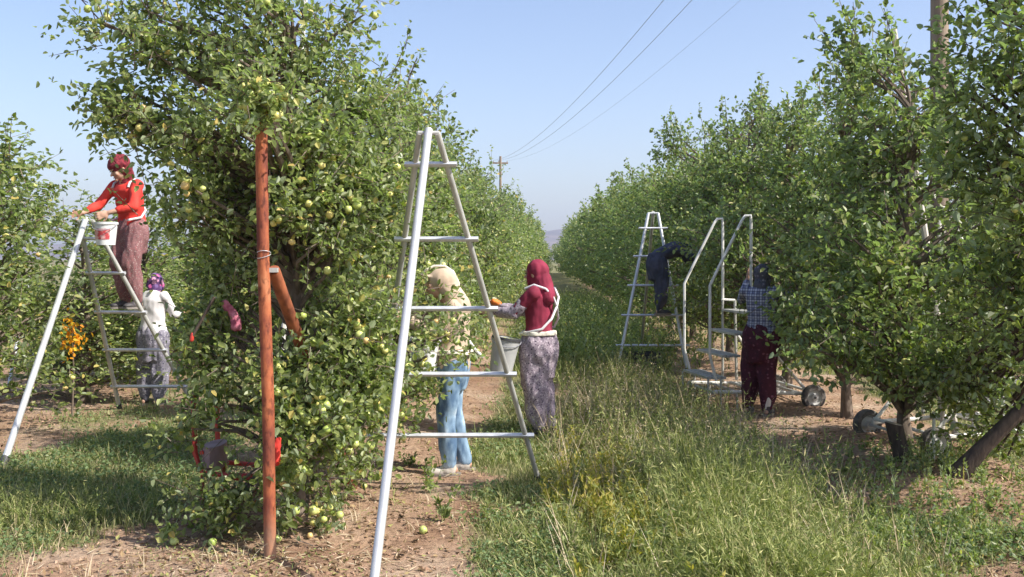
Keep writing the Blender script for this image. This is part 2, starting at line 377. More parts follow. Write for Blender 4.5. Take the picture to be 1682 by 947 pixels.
ca = gme.color_attributes.new("cover", 'FLOAT_COLOR', 'POINT')
cv = cover(GX, GY).ravel(); ca.data.foreach_set('color', np.stack([cv, cv, cv, np.ones_like(cv)], -1).astype(np.float32).ravel())
m, n, out = new_mat("soil_and_turf")
tc = N(n, "ShaderNodeTexCoord")
t1 = N(n, "ShaderNodeTexNoise"); t1.inputs['Scale'].default_value = 1.3; t1.inputs['Detail'].default_value = 8
t2 = N(n, "ShaderNodeTexNoise"); t2.inputs['Scale'].default_value = 22; t2.inputs['Detail'].default_value = 8; t2.inputs['Roughness'].default_value = .7
for t in (t1, t2): n.links.new(tc.outputs['Object'], t.inputs['Vector'])
r1 = ramp(n, [(.3, (.27, .165, .105)), (.5, (.39, .265, .18)), (.7, (.48, .37, .275))]); n.links.new(t1.outputs[0], r1.inputs[0])
r2 = ramp(n, [(.3, (.42, .38, .36)), (.5, (.9, .88, .86)), (.72, (1.22, 1.2, 1.14))]); n.links.new(t2.outputs[0], r2.inputs[0])
soil = mixc(n, r1.outputs[0], r2.outputs[0], 1.0, 'MULTIPLY')
r3 = ramp(n, [(.3, (.09, .11, .04)), (.55, (.17, .18, .075)), (.75, (.30, .26, .14))]); n.links.new(t2.outputs[0], r3.inputs[0])
at_ = N(n, "ShaderNodeAttribute"); at_.attribute_name = "cover"
ad = N(n, "ShaderNodeMath", operation='MULTIPLY_ADD'); ad.inputs[1].default_value = .6
n.links.new(t2.outputs[0], ad.inputs[0]); n.links.new(at_.outputs['Fac'], ad.inputs[2])
rc = ramp(n, [(.62, (0, 0, 0)), (.95, (.85, .85, .85))]); n.links.new(ad.outputs[0], rc.inputs[0])
gc = mixc(n, soil, r3.outputs[0], rc.outputs[0])
p = N(n, "ShaderNodeBsdfPrincipled"); p.inputs['Roughness'].default_value = .95; p.inputs['Specular IOR Level'].default_value = .15
b = N(n, "ShaderNodeBump"); b.inputs['Strength'].default_value = .9; b.inputs['Distance'].default_value = .03
n.links.new(t2.outputs[0], b.inputs['Height']); n.links.new(b.outputs[0], p.inputs['Normal'])
n.links.new(gc, p.inputs['Base Color']); n.links.new(p.outputs[0], out.inputs[0])
link("ground", gme, m)['kind'] = 'structure'

# far ridge
hx = np.linspace(-2600, 2600, 160); hv = []; 
prof = lambda x: 14 + 52 * np.exp(-((x - 110) / 170) ** 2) + 28 * vnoise(x / 260 + 3, x * 0 + 1) + 7 * vnoise(x / 45, x * 0 + 8)
rows_h = [(2100, 0.0), (2250, .45), (2400, .8), (2500, 1.0), (2620, .8), (2900, 0.0)]
hv = np.concatenate([np.stack([hx, np.full_like(hx, yy) + 30 * vnoise(hx / 90, hx * 0 + i), prof(hx) * s * (1 if s in (0, 1) else .85 + .3 * vnoise(hx / 70 + i, hx * 0)) - 2], -1) for i, (yy, s) in enumerate(rows_h)])
I = np.arange(len(rows_h) * 160).reshape(len(rows_h), 160)
hme = np_mesh("hills", hv, np.stack([I[:-1, :-1], I[:-1, 1:], I[1:, 1:], I[1:, :-1]], -1).reshape(-1, 4), True)
link("hills", hme, surf_mat("dry_hill", (.11, .09, .085), (.22, .17, .15), .012, .95, 0, 0))['kind'] = 'structure'

# ------------------------------------------------------------------ leaves (numpy)
def unit(a): return a / np.maximum(np.linalg.norm(a, axis=-1, keepdims=True), 1e-9)
def leaf_arrays(P, D, Nn, L, W, fold=.25, hi=True):
    D = unit(D); side = unit(np.cross(D, Nn)); up = np.cross(side, D)
    L = L[:, None]; W = W[:, None]
    if hi:
        pts = [P, P + D * L * .3 + side * W * .5 + up * W * fold, P + D * L * .72 + side * W * .42 + up * W * fold * .7 - up * L * .04,
               P + D * L - up * L * .12, P + D * L * .72 - side * W * .42 + up * W * fold * .7 - up * L * .04, P + D * L * .3 - side * W * .5 + up * W * fold]
        V = np.stack(pts, 1).reshape(-1, 3); b = np.arange(len(P))[:, None] * 6
        Fc = np.concatenate([b + np.array([0, 1, 2, 3]), b + np.array([0, 3, 4, 5])])
    else:
        pts = [P, P + D * L * .45 + side * W * .5 + up * W * fold, P + D * L, P + D * L * .45 - side * W * .5 + up * W * fold]
        V = np.stack(pts, 1).reshape(-1, 3); b = np.arange(len(P))[:, None] * 4
        Fc = np.concatenate([b + np.array([0, 1, 2]), b + np.array([0, 2, 3])])
    return V, Fc
def rdir(rng, n): return unit(rng.normal(size=(n, 3)))

def env_points(rng, blobs, n):
    wts = np.array([b[2] for b in blobs]); ix = rng.choice(len(blobs), n, p=wts / wts.sum())
    C = np.array([b[0] for b in blobs])[ix]; Q = np.array([b[1] for b in blobs])[ix]
    d = rdir(rng, n) * (rng.random(n) ** .45)[:, None]
    return C + d * Q
def column_blobs(rng, H, Rr, base=.45):
    bl = []; k = int(7 + H * 2)
    for i in range(k):
        t = (i + .5) / k; z = base + (H - .35 - base) * t
        prof = Rr * (1.0 - .55 * max(0, t - .5) / .5) * (.8 + .2 * min(1, t / .25)) * rng.uniform(.75, 1.2)
        a = rng.random() * 6.283; q = prof * rng.uniform(.35, .85)
        bl.append(((math.cos(a) * q, math.sin(a) * q, z), (prof * .5, prof * .5, .24), prof))
        a += math.pi + rng.uniform(-.9, .9); q = prof * rng.uniform(.3, .85)
        bl.append(((math.cos(a) * q, math.sin(a) * q, z + rng.uniform(-.15, .15)), (prof * .42, prof * .42, .2), prof * .8))
    for i in range(4):
        a = rng.random() * 6.283; q = Rr * rng.uniform(.1, .6); bl.append(((math.cos(a) * q, math.sin(a) * q, H - .2 + rng.uniform(-.2, .12)), (.10, .10, .2), Rr * .3))
    return bl
OFFX = lambda off, Y: off + (-.0065 if off > 2 else .002) * max(0, Y - 14) * (abs(off) < 4)
def grow(seed, H, blobs, n_cl, twigs, lpt, leaf, hi=True, shoots=10, spread=.17, trunk_r=.055, trunk_top=None, twig_wood=True, n_apples=0, apple_bias=None, lean=(0, 0), clear=(), zmin=.3, rmax=1.0):
    rng = np.random.default_rng(seed)
    TT = trunk_top or H * .86
    npt = 9
    tp = [Vector((lean[0] * (i / npt) + rng.normal() * .02 * (i > 0), lean[1] * (i / npt) + rng.normal() * .02 * (i > 0), TT * i / npt)) for i in range(npt + 1)]
    trunk = MB(); trunk.tube(tp, [trunk_r * (1.35 if i == 0 else 1) * (1 - .78 * i / npt) for i in range(npt + 1)], 9)
    C = env_points(rng, blobs, n_cl)
    limbs = MB()
    def trunk_at(z):
        t = min(max(z / TT, 0), .999) * npt; i = int(t); return tp[i].lerp(tp[i + 1], t - i)
    for c in C:
        c = Vector(c); hd = math.hypot(c.x - lean[0], c.y - lean[1])
        z0 = max(zmin, min(c.z - .45 * hd - .15, TT * .98))
        a = trunk_at(z0); mid = a.lerp(c, .5) + Vector((rng.normal() * .05, rng.normal() * .05, .10 * hd + rng.normal() * .04))
        r0 = min(rmax, .006 + .008 * hd + .002)
        limbs.tube([a, a.lerp(mid, .55) + Vector((0, 0, .02)), mid, mid.lerp(c, .55), c], [r0 * 1.5, r0 * 1.2, r0, r0 * .75, r0 * .45], 5)
    nt_ = n_cl * twigs
    ci = np.repeat(np.arange(n_cl), twigs)
    base = C[ci] + rng.normal(size=(nt_, 3)) * spread * np.array([1, 1, .9])
    ax = np.array([lean[0], lean[1], 0])
    outw = unit((base - ax) * np.array([1, 1, 0]) + 1e-4)
    td = unit(outw * .7 + rdir(rng, nt_) * .9 + np.array([0, 0, .35]))
    tl = rng.uniform(.12, .30, nt_)
    if shoots:   # upright leaders that break the outline
        hi_i = np.argsort(-(C[:, 2] + .35 * np.linalg.norm(C[:, :2], axis=1)))[:shoots]
        sb = C[hi_i]; sdv = unit(unit(sb * np.array([1, 1, 0]) + 1e-4) * .35 + np.array([0, 0, 1]) + rng.normal(size=(len(sb), 3)) * .2)
        ns = 4
        for q in range(ns):
            base = np.concatenate([base, sb + sdv * (q * .11)]); td = np.concatenate([td, sdv + rng.normal(size=sdv.shape) * .25]); tl = np.concatenate([tl, np.full(len(sb), .15)])
        for c, d in zip(sb, sdv): limbs.tube([c, c + d * .42], [.005, .002], 4)
    td = unit(td); nt_ = len(base)
    if twig_wood:
        for i in range(0, nt_, 2): limbs.tube([base[i] - td[i] * .05, base[i] + td[i] * tl[i] * .9], [.0035, .0015], 3)
    k = lpt; ti = np.repeat(np.arange(nt_), k); s = (np.tile(np.arange(k), nt_) + rng.random(nt_ * k)) / k
    P = base[ti] + td[ti] * (tl[ti] * s)[:, None] + rng.normal(size=(nt_ * k, 3)) * .012
    D = unit(td[ti] * .45 + rdir(rng, nt_ * k) * .9 + np.array([0, 0, -.12]))
    NN = unit(rdir(rng, nt_ * k) * .75 + np.array([0, 0, .75]) + outw[ci][ti % len(ci)] * .25)
    L = leaf * rng.uniform(.65, 1.25, nt_ * k); W = L * rng.uniform(.5, .68, nt_ * k)
    keep = P[:, 2] > .05
    for p0, p1, rad_ in clear:      # pruned where the posts and tools stand
        p0 = np.array(p0); p1 = np.array(p1); dd = p1 - p0; t_ = np.clip(((P - p0) @ dd) / (dd @ dd), 0, 1)
        keep &= np.linalg.norm(P - (p0 + t_[:, None] * dd), axis=1) > rad_
    Vl, Fl = leaf_arrays(P[keep], D[keep], NN[keep], L[keep], W[keep], .22, hi)
    ap = []
    if n_apples:
        nc = n_apples * 4; A = C[ci][rng.integers(0, len(ci), nc // 2)].repeat(2, 0) + rng.normal(size=(nc // 2 * 2, 3)) * .055
        rad = np.linalg.norm((A - ax)[:, :2], axis=1); sc = .75 * rad + rng.random(len(A) // 2).repeat(2) * .5
        if apple_bias is not None: sc = sc + apple_bias(A)
        A = A[np.argsort(-sc)[:n_apples]]; ap = [Vector(a) for a in A]
    return trunk, limbs, (Vl, Fl), ap

def apple_mesh(k=9, prof=None):
    b = MB(); prof = prof or [(.003, .020), (.013, .024), (.021, .016), (.025, .002), (.022, -.012), (.013, -.021), (.004, -.019)]
    b.lathe(prof, k=k); me = b.mesh("apple"); me.materials.append(M['apple']); return me
APPLE = apple_mesh()
def apples_joined(name, pts, rng, parent):
    prof = [(.004, .022), (.022, .012), (.024, -.006), (.006, -.021)]
    Vs = []; Fs = []; k = 6; i0 = 0
    ang = np.arange(k) / k * 6.283
    bv = np.concatenate([np.stack([np.cos(ang) * r, np.sin(ang) * r, np.full(k, h)], -1) for r, h in prof])
    bf = []
    for a in range(len(prof) - 1):
        for j in range(k): bf.append((a * k + j, (a + 1) * k + j, (a + 1) * k + (j + 1) % k, a * k + (j + 1) % k))
    bf += [(0, 1, 2, 3), (0, 3, 4, 5)]; e = (len(prof) - 1) * k; bf += [(e + 3, e + 2, e + 1, e), (e + 5, e + 4, e + 3, e)]
    bf = np.array(bf)
    for q in pts:
        Vs.append(bv * rng.uniform(.8, 1.15) + np.array(q)); Fs.append(bf + i0); i0 += len(bv)
    me = np_mesh(name, np.concatenate(Vs), np.concatenate(Fs), True); me.materials.append(M['apple'])
    o = link(name, me, None, parent); o['kind'] = 'stuff'; return o

def world_blobs(lst, ox, oy):
    """lst of (px,py,Y, rx,ry px, depth radius, weight) -> blobs relative to the tree's foot"""
    out = []
    for px, py, Y, rx, ry, dr, wt in lst:
        c = at(px, py, Y); s = Y / F_PX
        out.append(((c.x - ox, c.y - oy, c.z), (rx * s, dr, ry * s), wt))
    return out

def make_tree(label, x, y, parts, leafmat, group, barkmat=None, apples='joined', rz=0):
    trunk, limbs, (Vl, Fl), ap = parts
    t = empty("apple_tree", (x, y, gzf(x, y) - .03), rz, label, "tree", group)
    tr = trunk.build("trunk", barkmat or M['bark'], t)
    limbs.build("limbs", barkmat or M['bark'], t)
    me = np_mesh("crown", Vl, Fl); me.materials.append(leafmat); link("crown", me, None, t)
    if ap:
        if apples == 'single':
            random.Random(3).shuffle(ap); apples_joined("apples", ap[290:], np.random.default_rng(9), t)
            for i, a in enumerate(ap[:290]):
                o = link("apple", APPLE, None, t); o.location = a; s = random.uniform(.65, 1.05); o.scale = (s, s, s); o.rotation_euler = (random.uniform(-.6, .6), random.uniform(-.6, .6), 0)
        else: apples_joined("apples", ap, np.random.default_rng(len(ap)), t)
    return t
def copy_tree(root, x, y, rz, s, label):
    r = root.copy(); COL.objects.link(r); r.location = (x, y, gzf(x, y) - .03); r.rotation_euler = (0, 0, rz); r.scale = (s[0], s[0], s[1]); r['label'] = label
    for ch in list(root.children):
        c = ch.copy(); COL.objects.link(c); c.parent = r
    return r

random.seed(11)
ROWX = lambda off, Y: off + SLOPE * Y
# --- the big front tree of the row on the left of the lane
FX, FY = -1.33, 6.35
front = [(345, 15, 6.3, 55, 40, .3, .36), (440, 10, 6.2, 80, 50, .35, .5), (252, 45, 6.2, 34, 40, .2, .28), (295, 105, 6.2, 60, 35, .25, .42), (400, 110, 6.2, 70, 45, .35, .5), (510, 120, 6.3, 60, 45, .3, .55), (545, 50, 6.4, 18, 26, .15, .12),
         (622, 150, 6.5, 12, 24, .12, .12), (585, 180, 6.4, 30, 35, .2, .4), (152, 222, 6.2, 16, 20, .12, .15), (205, 180, 6.2, 36, 28, .2, .36), (262, 225, 6.2, 50, 38, .3, .62), (370, 220, 6.1, 85, 50, .35, 1.0),
         (500, 245, 6.2, 85, 55, .35, 1.35), (350, 340, 6.2, 65, 70, .4, 1.5), (510, 365, 6.2, 100, 75, .4, 2.3), (605, 320, 6.4, 28, 75, .25, 1.0),
         (395, 465, 6.3, 60, 55, .35, 1.2), (575, 770, 6.7, 20, 22, .1, .25), (560, 540, 6.2, 70, 75, .35, 2.1), (368, 570, 6.3, 26, 60, .25, .9), (585, 640, 6.2, 35, 60, .25, 1.2),
         (490, 640, 6.1, 65, 60, .35, 1.9), (372, 640, 6.3, 30, 40, .2, .7), (540, 710, 6.0, 55, 32, .22, 1.0), (378, 840, 5.9, 22, 34, .12, .45), (325, 700, 6.1, 20, 26, .12, .25),
         (172, 45, 6.2, 5, 8, .05, .04), (597, 28, 6.3, 7, 9, .05, .04), (212, 28, 6.2, 16, 18, .1, .12), (515, 850, 5.9, 15, 18, .15, .14), (470, 780, 5.8, 20, 26, .1, .35),
         (427, 172, 5.42, 14, 26, .05, .3)]
o3 = lambda v: (v.x - FX, v.y - FY, v.z)
clearz = [(o3(at(450, 430, 5.45)), o3(at(488, 545, 5.65)), .12), (o3(at(380, 512, 5.8)), o3(at(381, 513, 5.3)), .035), (o3(at(316, 552, 5.8)), o3(at(350, 488, 5.6)), .05), (o3(at(410, 765, 6.1)), o3(at(408, 764, 5.6)), .07), (o3(at(345, 740, 6.1)), o3(at(345, 740, 5.6)), .09)]
parts = grow(101, 3.3, world_blobs(front, FX, FY), 375, 11, 8, .045, True, 14, .08, .06, 3.0, True, 700, lambda A: .35 * (A[:, 0] > -.1) - .5 * (A[:, 1] > .1) + .2 * (A[:, 2] < 2.3), clear=clearz)
make_tree("largest apple tree, heavy with pale green apples, standing behind the orange post", FX, FY, parts, M['leaf'], "apple trees in the row left of the grass lane", apples='single')
# --- second tree of that row, with a low branch across the jeans
X2, Y2 = ROWX(-1.6, 8.1), 8.1
bl = column_blobs(np.random.default_rng(5), 2.95, .72) + world_blobs([(715, 555, 7.15, 48, 14, .12, .35), (690, 590, 7.2, 28, 34, .12, .45), (655, 640, 7.3, 30, 70, .2, .7), (700, 510, 7.5, 25, 25, .12, .22), (640, 200, 8.0, 30, 60, .3, .5)], X2, Y2)
make_tree("second apple tree of the left row, low branch across the blue jeans", X2, Y2, grow(102, 2.95, bl, 220, 10, 7, .045, True, 12, .12, .05, None, True, 150, lambda A: .5 * (A[:, 0] > .1)), M['leaf'], "apple trees in the row left of the grass lane")
# --- shared variants
def variant(seed, H, Rr, n_cl, twigs, lpt, leaf, hi, mat, apples=0, shoots=9, wood=True, base=.45):
    rng = np.random.default_rng(seed)
    return grow(seed, H, column_blobs(rng, H, Rr, base), n_cl, twigs, lpt, leaf, hi, shoots, .11, .05, None, wood, apples), mat
ORD = ["first", "second", "third", "fourth", "fifth", "sixth", "seventh", "eighth", "ninth", "tenth", "eleventh", "twelfth"]
def row(off, ys, protos, rowname, group, start, hfun, far_label, sx=1.0, ordn=None):
    for i, Y in enumerate(ys):
        X = ROWX(OFFX(off, Y), Y) + random.uniform(-.08, .08) + (.15 if off == 2.72 and Y < 9 else 0) + (.16 if off == 2.72 and 10 < Y < 11 else 0)
        key = (0 if Y < 19 else 1 if Y < 34 else 2)
        src = protos[key][i % len(protos[key])]
        lab = ("apple tree, %s from the camera in the %s" % (ORD[start + i], rowname)) if start + i < 10 else far_label
        s = (sx * (1.18 if off == 2.72 and Y > 15 else 1) * random.uniform(.93, 1.1) * (1 + .004 * Y), hfun(Y) * random.uniform(.95, 1.05) / 3.0)
        if src[1] is None:
            t = make_tree(lab, X, Y, src[0][0], src[0][1], group); t.rotation_euler = (0, 0, random.uniform(0, 6.28)); t.scale = (s[0], s[0], s[1]); src[1] = t
        else:
            t = copy_tree(src[1], X, Y, random.uniform(0, 6.28), s, lab); t['group'] = group
P_near = [[variant(200 + i, 3.0, .72, 140, 9, 7, .055, True, M['leaf'], 60), None] for i in range(3)]
P_mid = [[variant(210 + i, 3.0, .80, 115, 7, 6, .068, False, M['leaf'], 40, wood=False), None] for i in range(2)]
P_far = [[variant(220 + i, 3.0, .85, 90, 5, 5, .10, False, M['leaf'], 0, wood=False), None] for i in range(2)]
row(-1.6, [9.9, 11.7, 13.5, 15.3] + [17.1 + 1.8 * i for i in range(26)] + [65 + 2.6 * i for i in range(20)], (P_near, P_mid, P_far), "row left of the grass lane", "apple trees in the row left of the grass lane", 2,
    lambda Y: 2.95 + .010 * Y, "distant apple tree far down the row left of the grass lane")
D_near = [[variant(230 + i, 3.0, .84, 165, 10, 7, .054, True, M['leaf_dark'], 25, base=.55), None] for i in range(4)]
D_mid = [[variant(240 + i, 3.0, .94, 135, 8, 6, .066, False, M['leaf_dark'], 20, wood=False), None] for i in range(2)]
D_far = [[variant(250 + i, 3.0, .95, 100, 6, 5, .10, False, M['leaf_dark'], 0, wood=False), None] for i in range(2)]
# right row: a leaning tree at the right edge, then the row
LX, LY = 3.13, 7.35
rb = [(1655, 25, 5.9, 55, 35, .3, .9), (1640, 150, 5.9, 45, 40, .3, .6), (1620, 260, 6.2, 45, 55, .3, .9), (1670, 330, 6.0, 45, 70, .4, 1.1), (1700, 120, 5.9, 60, 80, .4, 1.2), (1710, 450, 6.3, 70, 80, .4, 1.3), (1640, 440, 6.8, 50, 50, .3, .7), (1750, 250, 6.0, 80, 100, .5, 1.2), (1730, 580, 6.2, 60, 45, .3, .6), (1640, 590, 7.6, 50, 40, .2, .8), (1665, 740, 7.9, 30, 45, .2, .6), (1585, 640, 7.7, 45, 35, .2, .7), (1640, 680, 7.8, 35, 30, .2, .5), (1560, 600, 7.6, 40, 30, .2, .5), (1590, 560, 7.2, 40, 40, .25, .5), (1610, 480, 7.2, 40, 40, .25, .5)]
parts = grow(104, 3.2, world_blobs(rb, LX, LY), 165, 9, 7, .052, True, 8, .13, .06, 2.3, True, 10, lean=(1.75, -.75), zmin=1.2, rmax=.016)
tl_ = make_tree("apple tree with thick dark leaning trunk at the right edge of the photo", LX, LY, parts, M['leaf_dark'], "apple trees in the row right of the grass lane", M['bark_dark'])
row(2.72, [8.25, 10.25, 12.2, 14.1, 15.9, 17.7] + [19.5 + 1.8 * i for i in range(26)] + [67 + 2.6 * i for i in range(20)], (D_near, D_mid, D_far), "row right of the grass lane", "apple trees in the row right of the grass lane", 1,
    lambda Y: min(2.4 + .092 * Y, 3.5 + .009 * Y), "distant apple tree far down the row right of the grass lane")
row(-5.2, [9.4, 11.6, 13.3, 15.0, 16.8, 18.6] + [20.4 + 1.8 * i for i in range(10)], (P_near, P_mid, P_far), "far left row behind the woman in red", "apple trees in the far left row", 0,
    lambda Y: 2.75 if Y < 10.5 else (2.15 if Y < 12 else 2.3), "distant apple tree in the far left row, beyond the woman in red", 1.1)
row(7.05, [11, 13, 15, 17, 19, 21, 23, 25, 27, 29, 31, 33, 35], (D_near, D_mid, D_far), "row beyond the right row, seen through it", "apple trees in the row beyond the right row", 0,
    lambda Y: 3.0, "distant apple tree seen through the right row")

# ------------------------------------------------------------------ posts, poles and wires
g0 = at(444, 925, 5.44)
t = empty("trellis_post", (g0.x, 5.44, gzf(g0.x, 5.44)), 0, "rusty orange steel post standing in front of the largest tree", "post")
top = at(428, 168, 5.5)
dv = Vector((top.x - g0.x, .06, top.z))
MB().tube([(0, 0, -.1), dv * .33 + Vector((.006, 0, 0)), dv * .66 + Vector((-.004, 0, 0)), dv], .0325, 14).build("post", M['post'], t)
MB().tube([dv * .985, dv * 1.0 + Vector((0, 0, .004))], .035, 14).build("end_cap", M['rust_dark'], t)
for f in (.655, .66, .666): pass
wt = MB()
for f in (.652, .659):
    c = dv * f; wt.tube([c + Vector((math.cos(a) * .036, math.sin(a) * .036, .012 * math.sin(a + f * 300))) for a in [i * .5236 for i in range(13)]], .0018, 5)
wt.build("wire_tie", M['alu'], t)
b0 = at(449, 437, 5.52); b1 = Vector((-1.0, 6.7, .02)); bm_ = at(490, 550, 5.93)
t = empty("brace_post", (b1.x, b1.y, 0), 0, "dark rusty slanting brace leaning from the orange post back into the tree", "brace")
q = b1; end = b0 + (bm_ - b0) * 3.98
MB().tube([b0 - q, Vector((end.x, end.y, end.z)) - q], .035, 12).build("brace", M['rust_dark'], t)
MB().box((-.022, -.02, -.012), (.03, .02, .012), org=b0 - q + Vector((0, -.03, 0))).build("bracket", M['alu_dull'], t)
# thin dark stick with red end
s0, s1 = at(316, 552, 5.9), at(352, 488, 5.9)
t = empty("pruned_stick", s0, 0, "thin dark stick with a red tip, left of the orange post", "stick")
MB().tube([(0, 0, 0), (s1 - s0)], .009, 8).build("stick", M['bark_dark'], t)
MB().cap((-.004, 0, -.02), .012, (0, 0, .012), .010).build("tip", M['red_metal'], t)

def stake(px0, py0, px1, py1, Y, r, label, mat=None):
    a = at(px0, py0, Y); b_ = at(px1, py1, Y); t = (b_.z) / max(a.z - b_.z, .01)
    x0 = b_.x + (b_.x - a.x) * t
    e = empty("trellis_pole", (x0, Y, gzf(x0, Y)), 0, label, "pole", "pale trellis poles standing in the tree rows")
    MB().tube([(0, 0, -.1), (a.x - x0, 0, a.z)], [r, r * .8], 8).build("pole", mat or M['stake'], e)
    MB().tube([(a.x - x0, 0, a.z - .06), (a.x - x0, -.035, a.z - .055)], .005, 6).build("wire_hook", M['wire'], e)
stake(503, -25, 494, 110, 7.2, .022, "thin white pole rising through the top of the largest tree", M['white_paint'])
#stake(243, -30, 240, 60, 7.0, .02, "pale pole tip above the left side of the largest tree")
stake(1468, 48, 1484, 150, 9.2, .034, "short pale pole sticking out of the right row, beside the wooden pole")
#stake(672, 205, 668, 300, 9.2, .02, "thin grey pole rising behind the top of the front ladder", M['alu_dull'])
stake(1551, 340, 1550, 460, 8.8, .02, "pale pole showing between leaves of the right row", M['stake'])
gs = gpt(1533, 768)
t = empty("white_stake", (gs.x, gs.y, 0), 0, "short white stake beside the near wheel of the right cart", "stake")
MB().tube([(0, 0, -.05), (0.005, 0, .42)], .012, 8).build("stake", M['white_paint'], t)
MB().tube([(0.005, 0, .39), (0.005, 0, .43)], .015, 8).build("stake_cap", M['plastic_white'], t)

UP = (5.37, 13.0); FP = (-.76, 68.0); PH = 8.0
dirw = Vector((FP[0] - UP[0], FP[1] - UP[1], 0)).normalized(); perp = Vector((dirw.y, -dirw.x, 0))
def upole(x, y, r, label, ca=1.05):
    e = empty("utility_pole", (x, y, 0), 0, label, "utility pole")
    MB().tube([(0, 0, -.2), (0, 0, PH * .5), (0, 0, PH + .35)], [r, r * .88, r * .75], 14).build("pole", M['pole'], e)
    MB().box((-ca, -.05, -.05), (ca, .05, .05), Matrix(((perp.x, -perp.y, 0), (perp.y, perp.x, 0), (0, 0, 1))), (0, -.0, PH - .1)).build("crossarm", M['pole'], e)
    for s in (-ca * .9, -ca * .24, ca * .9):
        MB().lathe([(.02, 0), (.045, .03), (.03, .06), (.045, .09), (.02, .12)], perp * s + Vector((0, 0, PH - .05)), k=10).build("insulator", M['plastic_grey'], e)
upole(UP[0], UP[1], .125, "thick wooden utility pole rising behind the right tree row")
upole(FP[0], FP[1], .10, "tiny distant utility pole above the left row", .5)
upole(2 * UP[0] - FP[0] + .2, UP[1] - 55 + 12, .125, "wooden utility pole behind the camera, carrying the wires on")
for nm, s in (("left", -.945), ("right", -.252), ("faint right", .945)):
    a = Vector((UP[0], UP[1], PH + .07)) + perp * s; b_ = Vector((FP[0], FP[1], PH + .07)) + perp * s * .5
    pts = [a.lerp(b_, i / 30) - Vector((0, 0, 1.15 * 4 * (i / 30) * (1 - i / 30))) for i in range(31)]
    o = MB().tube(pts, .0065 if s < 0 else .003, 5).build("power_line", M['wire'])
    tag(o, "%s one of the overhead wires crossing the blue sky" % nm, "wire", "overhead wires crossing the sky")

# ------------------------------------------------------------------ tripod ladders
def ladder(label, fl, fr, topc, f3, topw, zs, r=.022, r3=.028, over=.05, mats=(None, None), plate=True):
    m1 = mats[0] or M['alu_dull']; m3 = mats[1] or M['alu']
    org = Vector(((fl.x + fr.x) / 2, (fl.y + fr.y) / 2, 0))
    e = empty("tripod_ladder", org, 0, label, "ladder", "aluminium tripod picking ladders")
    fl, fr, topc, f3 = (v - org for v in (fl, fr, topc, f3))
    wd = (fr - fl).normalized(); tL = topc - wd * topw / 2; tR = topc + wd * topw / 2
    for a, b_ in ((fl, tL), (fr, tR)):
        MB().tube([a, b_], r, 12).build("rail", m1, e)
        MB().tube([a - (b_ - a).normalized() * .03, a + (b_ - a).normalized() * .07], r * 1.3, 10).build("foot", M['dark_plastic'], e)
    for z in zs:
        t = z / topc.z; a = fl.lerp(tL, t) - wd * over; b_ = fr.lerp(tR, t) + wd * over
        mb = MB(); d = (b_ - a).normalized(); n_ = Vector((0, 0, 1)); s_ = d.cross(n_).normalized()
        mb.loft([(a, s_ * .028, n_ * .017), (b_, s_ * .028, n_ * .017)], 10); mb.build("rung", M['rung'], e)
    apex = topc + Vector((0, 0, .02))
    MB().tube([f3, apex], r3, 14).build("support_leg", m3, e)
    MB().tube([f3 - (apex - f3).normalized() * .03, f3 + (apex - f3).normalized() * .08], r3 * 1.25, 12).build("foot", M['dark_plastic'], e)
    MB().tube([tL - wd * .01, tR + wd * .01], r * .7, 10).build("hinge_pin", m1, e)
    return e
L1 = [Vector((-1.025, 7.45, 0)), Vector((.193, 7.45, 0)), at(704, 218, 5.85), Vector((-.655, 4.82, 0))]
ladder("tallest tripod ladder standing in the foreground between the trees", *L1, .10, (.375, .835, 1.285, 1.72, 2.145), .018, .0235, .06)
L2 = [Vector((-4.17, 11.0, 0)), Vector((-3.36, 11.0, 0)), at(141, 362, 10.1), Vector((-3.935, 8.0, 0))]
ladder("left tripod ladder that the woman in red stands on", *L2, .13, (.26, .66, 1.06, 1.46, 1.8), .022, .027, .04)
L3 = [Vector((1.47, 14.5, 0)), Vector((2.46, 14.5, 0)), at(1073, 350, 15.2), Vector((2.15, 17.3, 0))]
ladder("distant tripod ladder under the right row, dark figure standing on it", *L3, .14, (.38, .80, 1.22, 1.64, 2.05), .023, .023, .10, (M['alu'], M['alu_dull']))
# crossed legs of a small far ladder under the left row
a0 = Vector((-6.3, 13.6, 0))
L4 = [a0, a0 + Vector((.8, .3, 0)), a0 + Vector((.1, -.3, 1.35)), a0 + Vector((.35, -1.4, 0))]
ladder("small half hidden ladder under the far left row, beside the orange leaves", *L4, .1, (.35, .7, 1.05), .018, .02, .03)

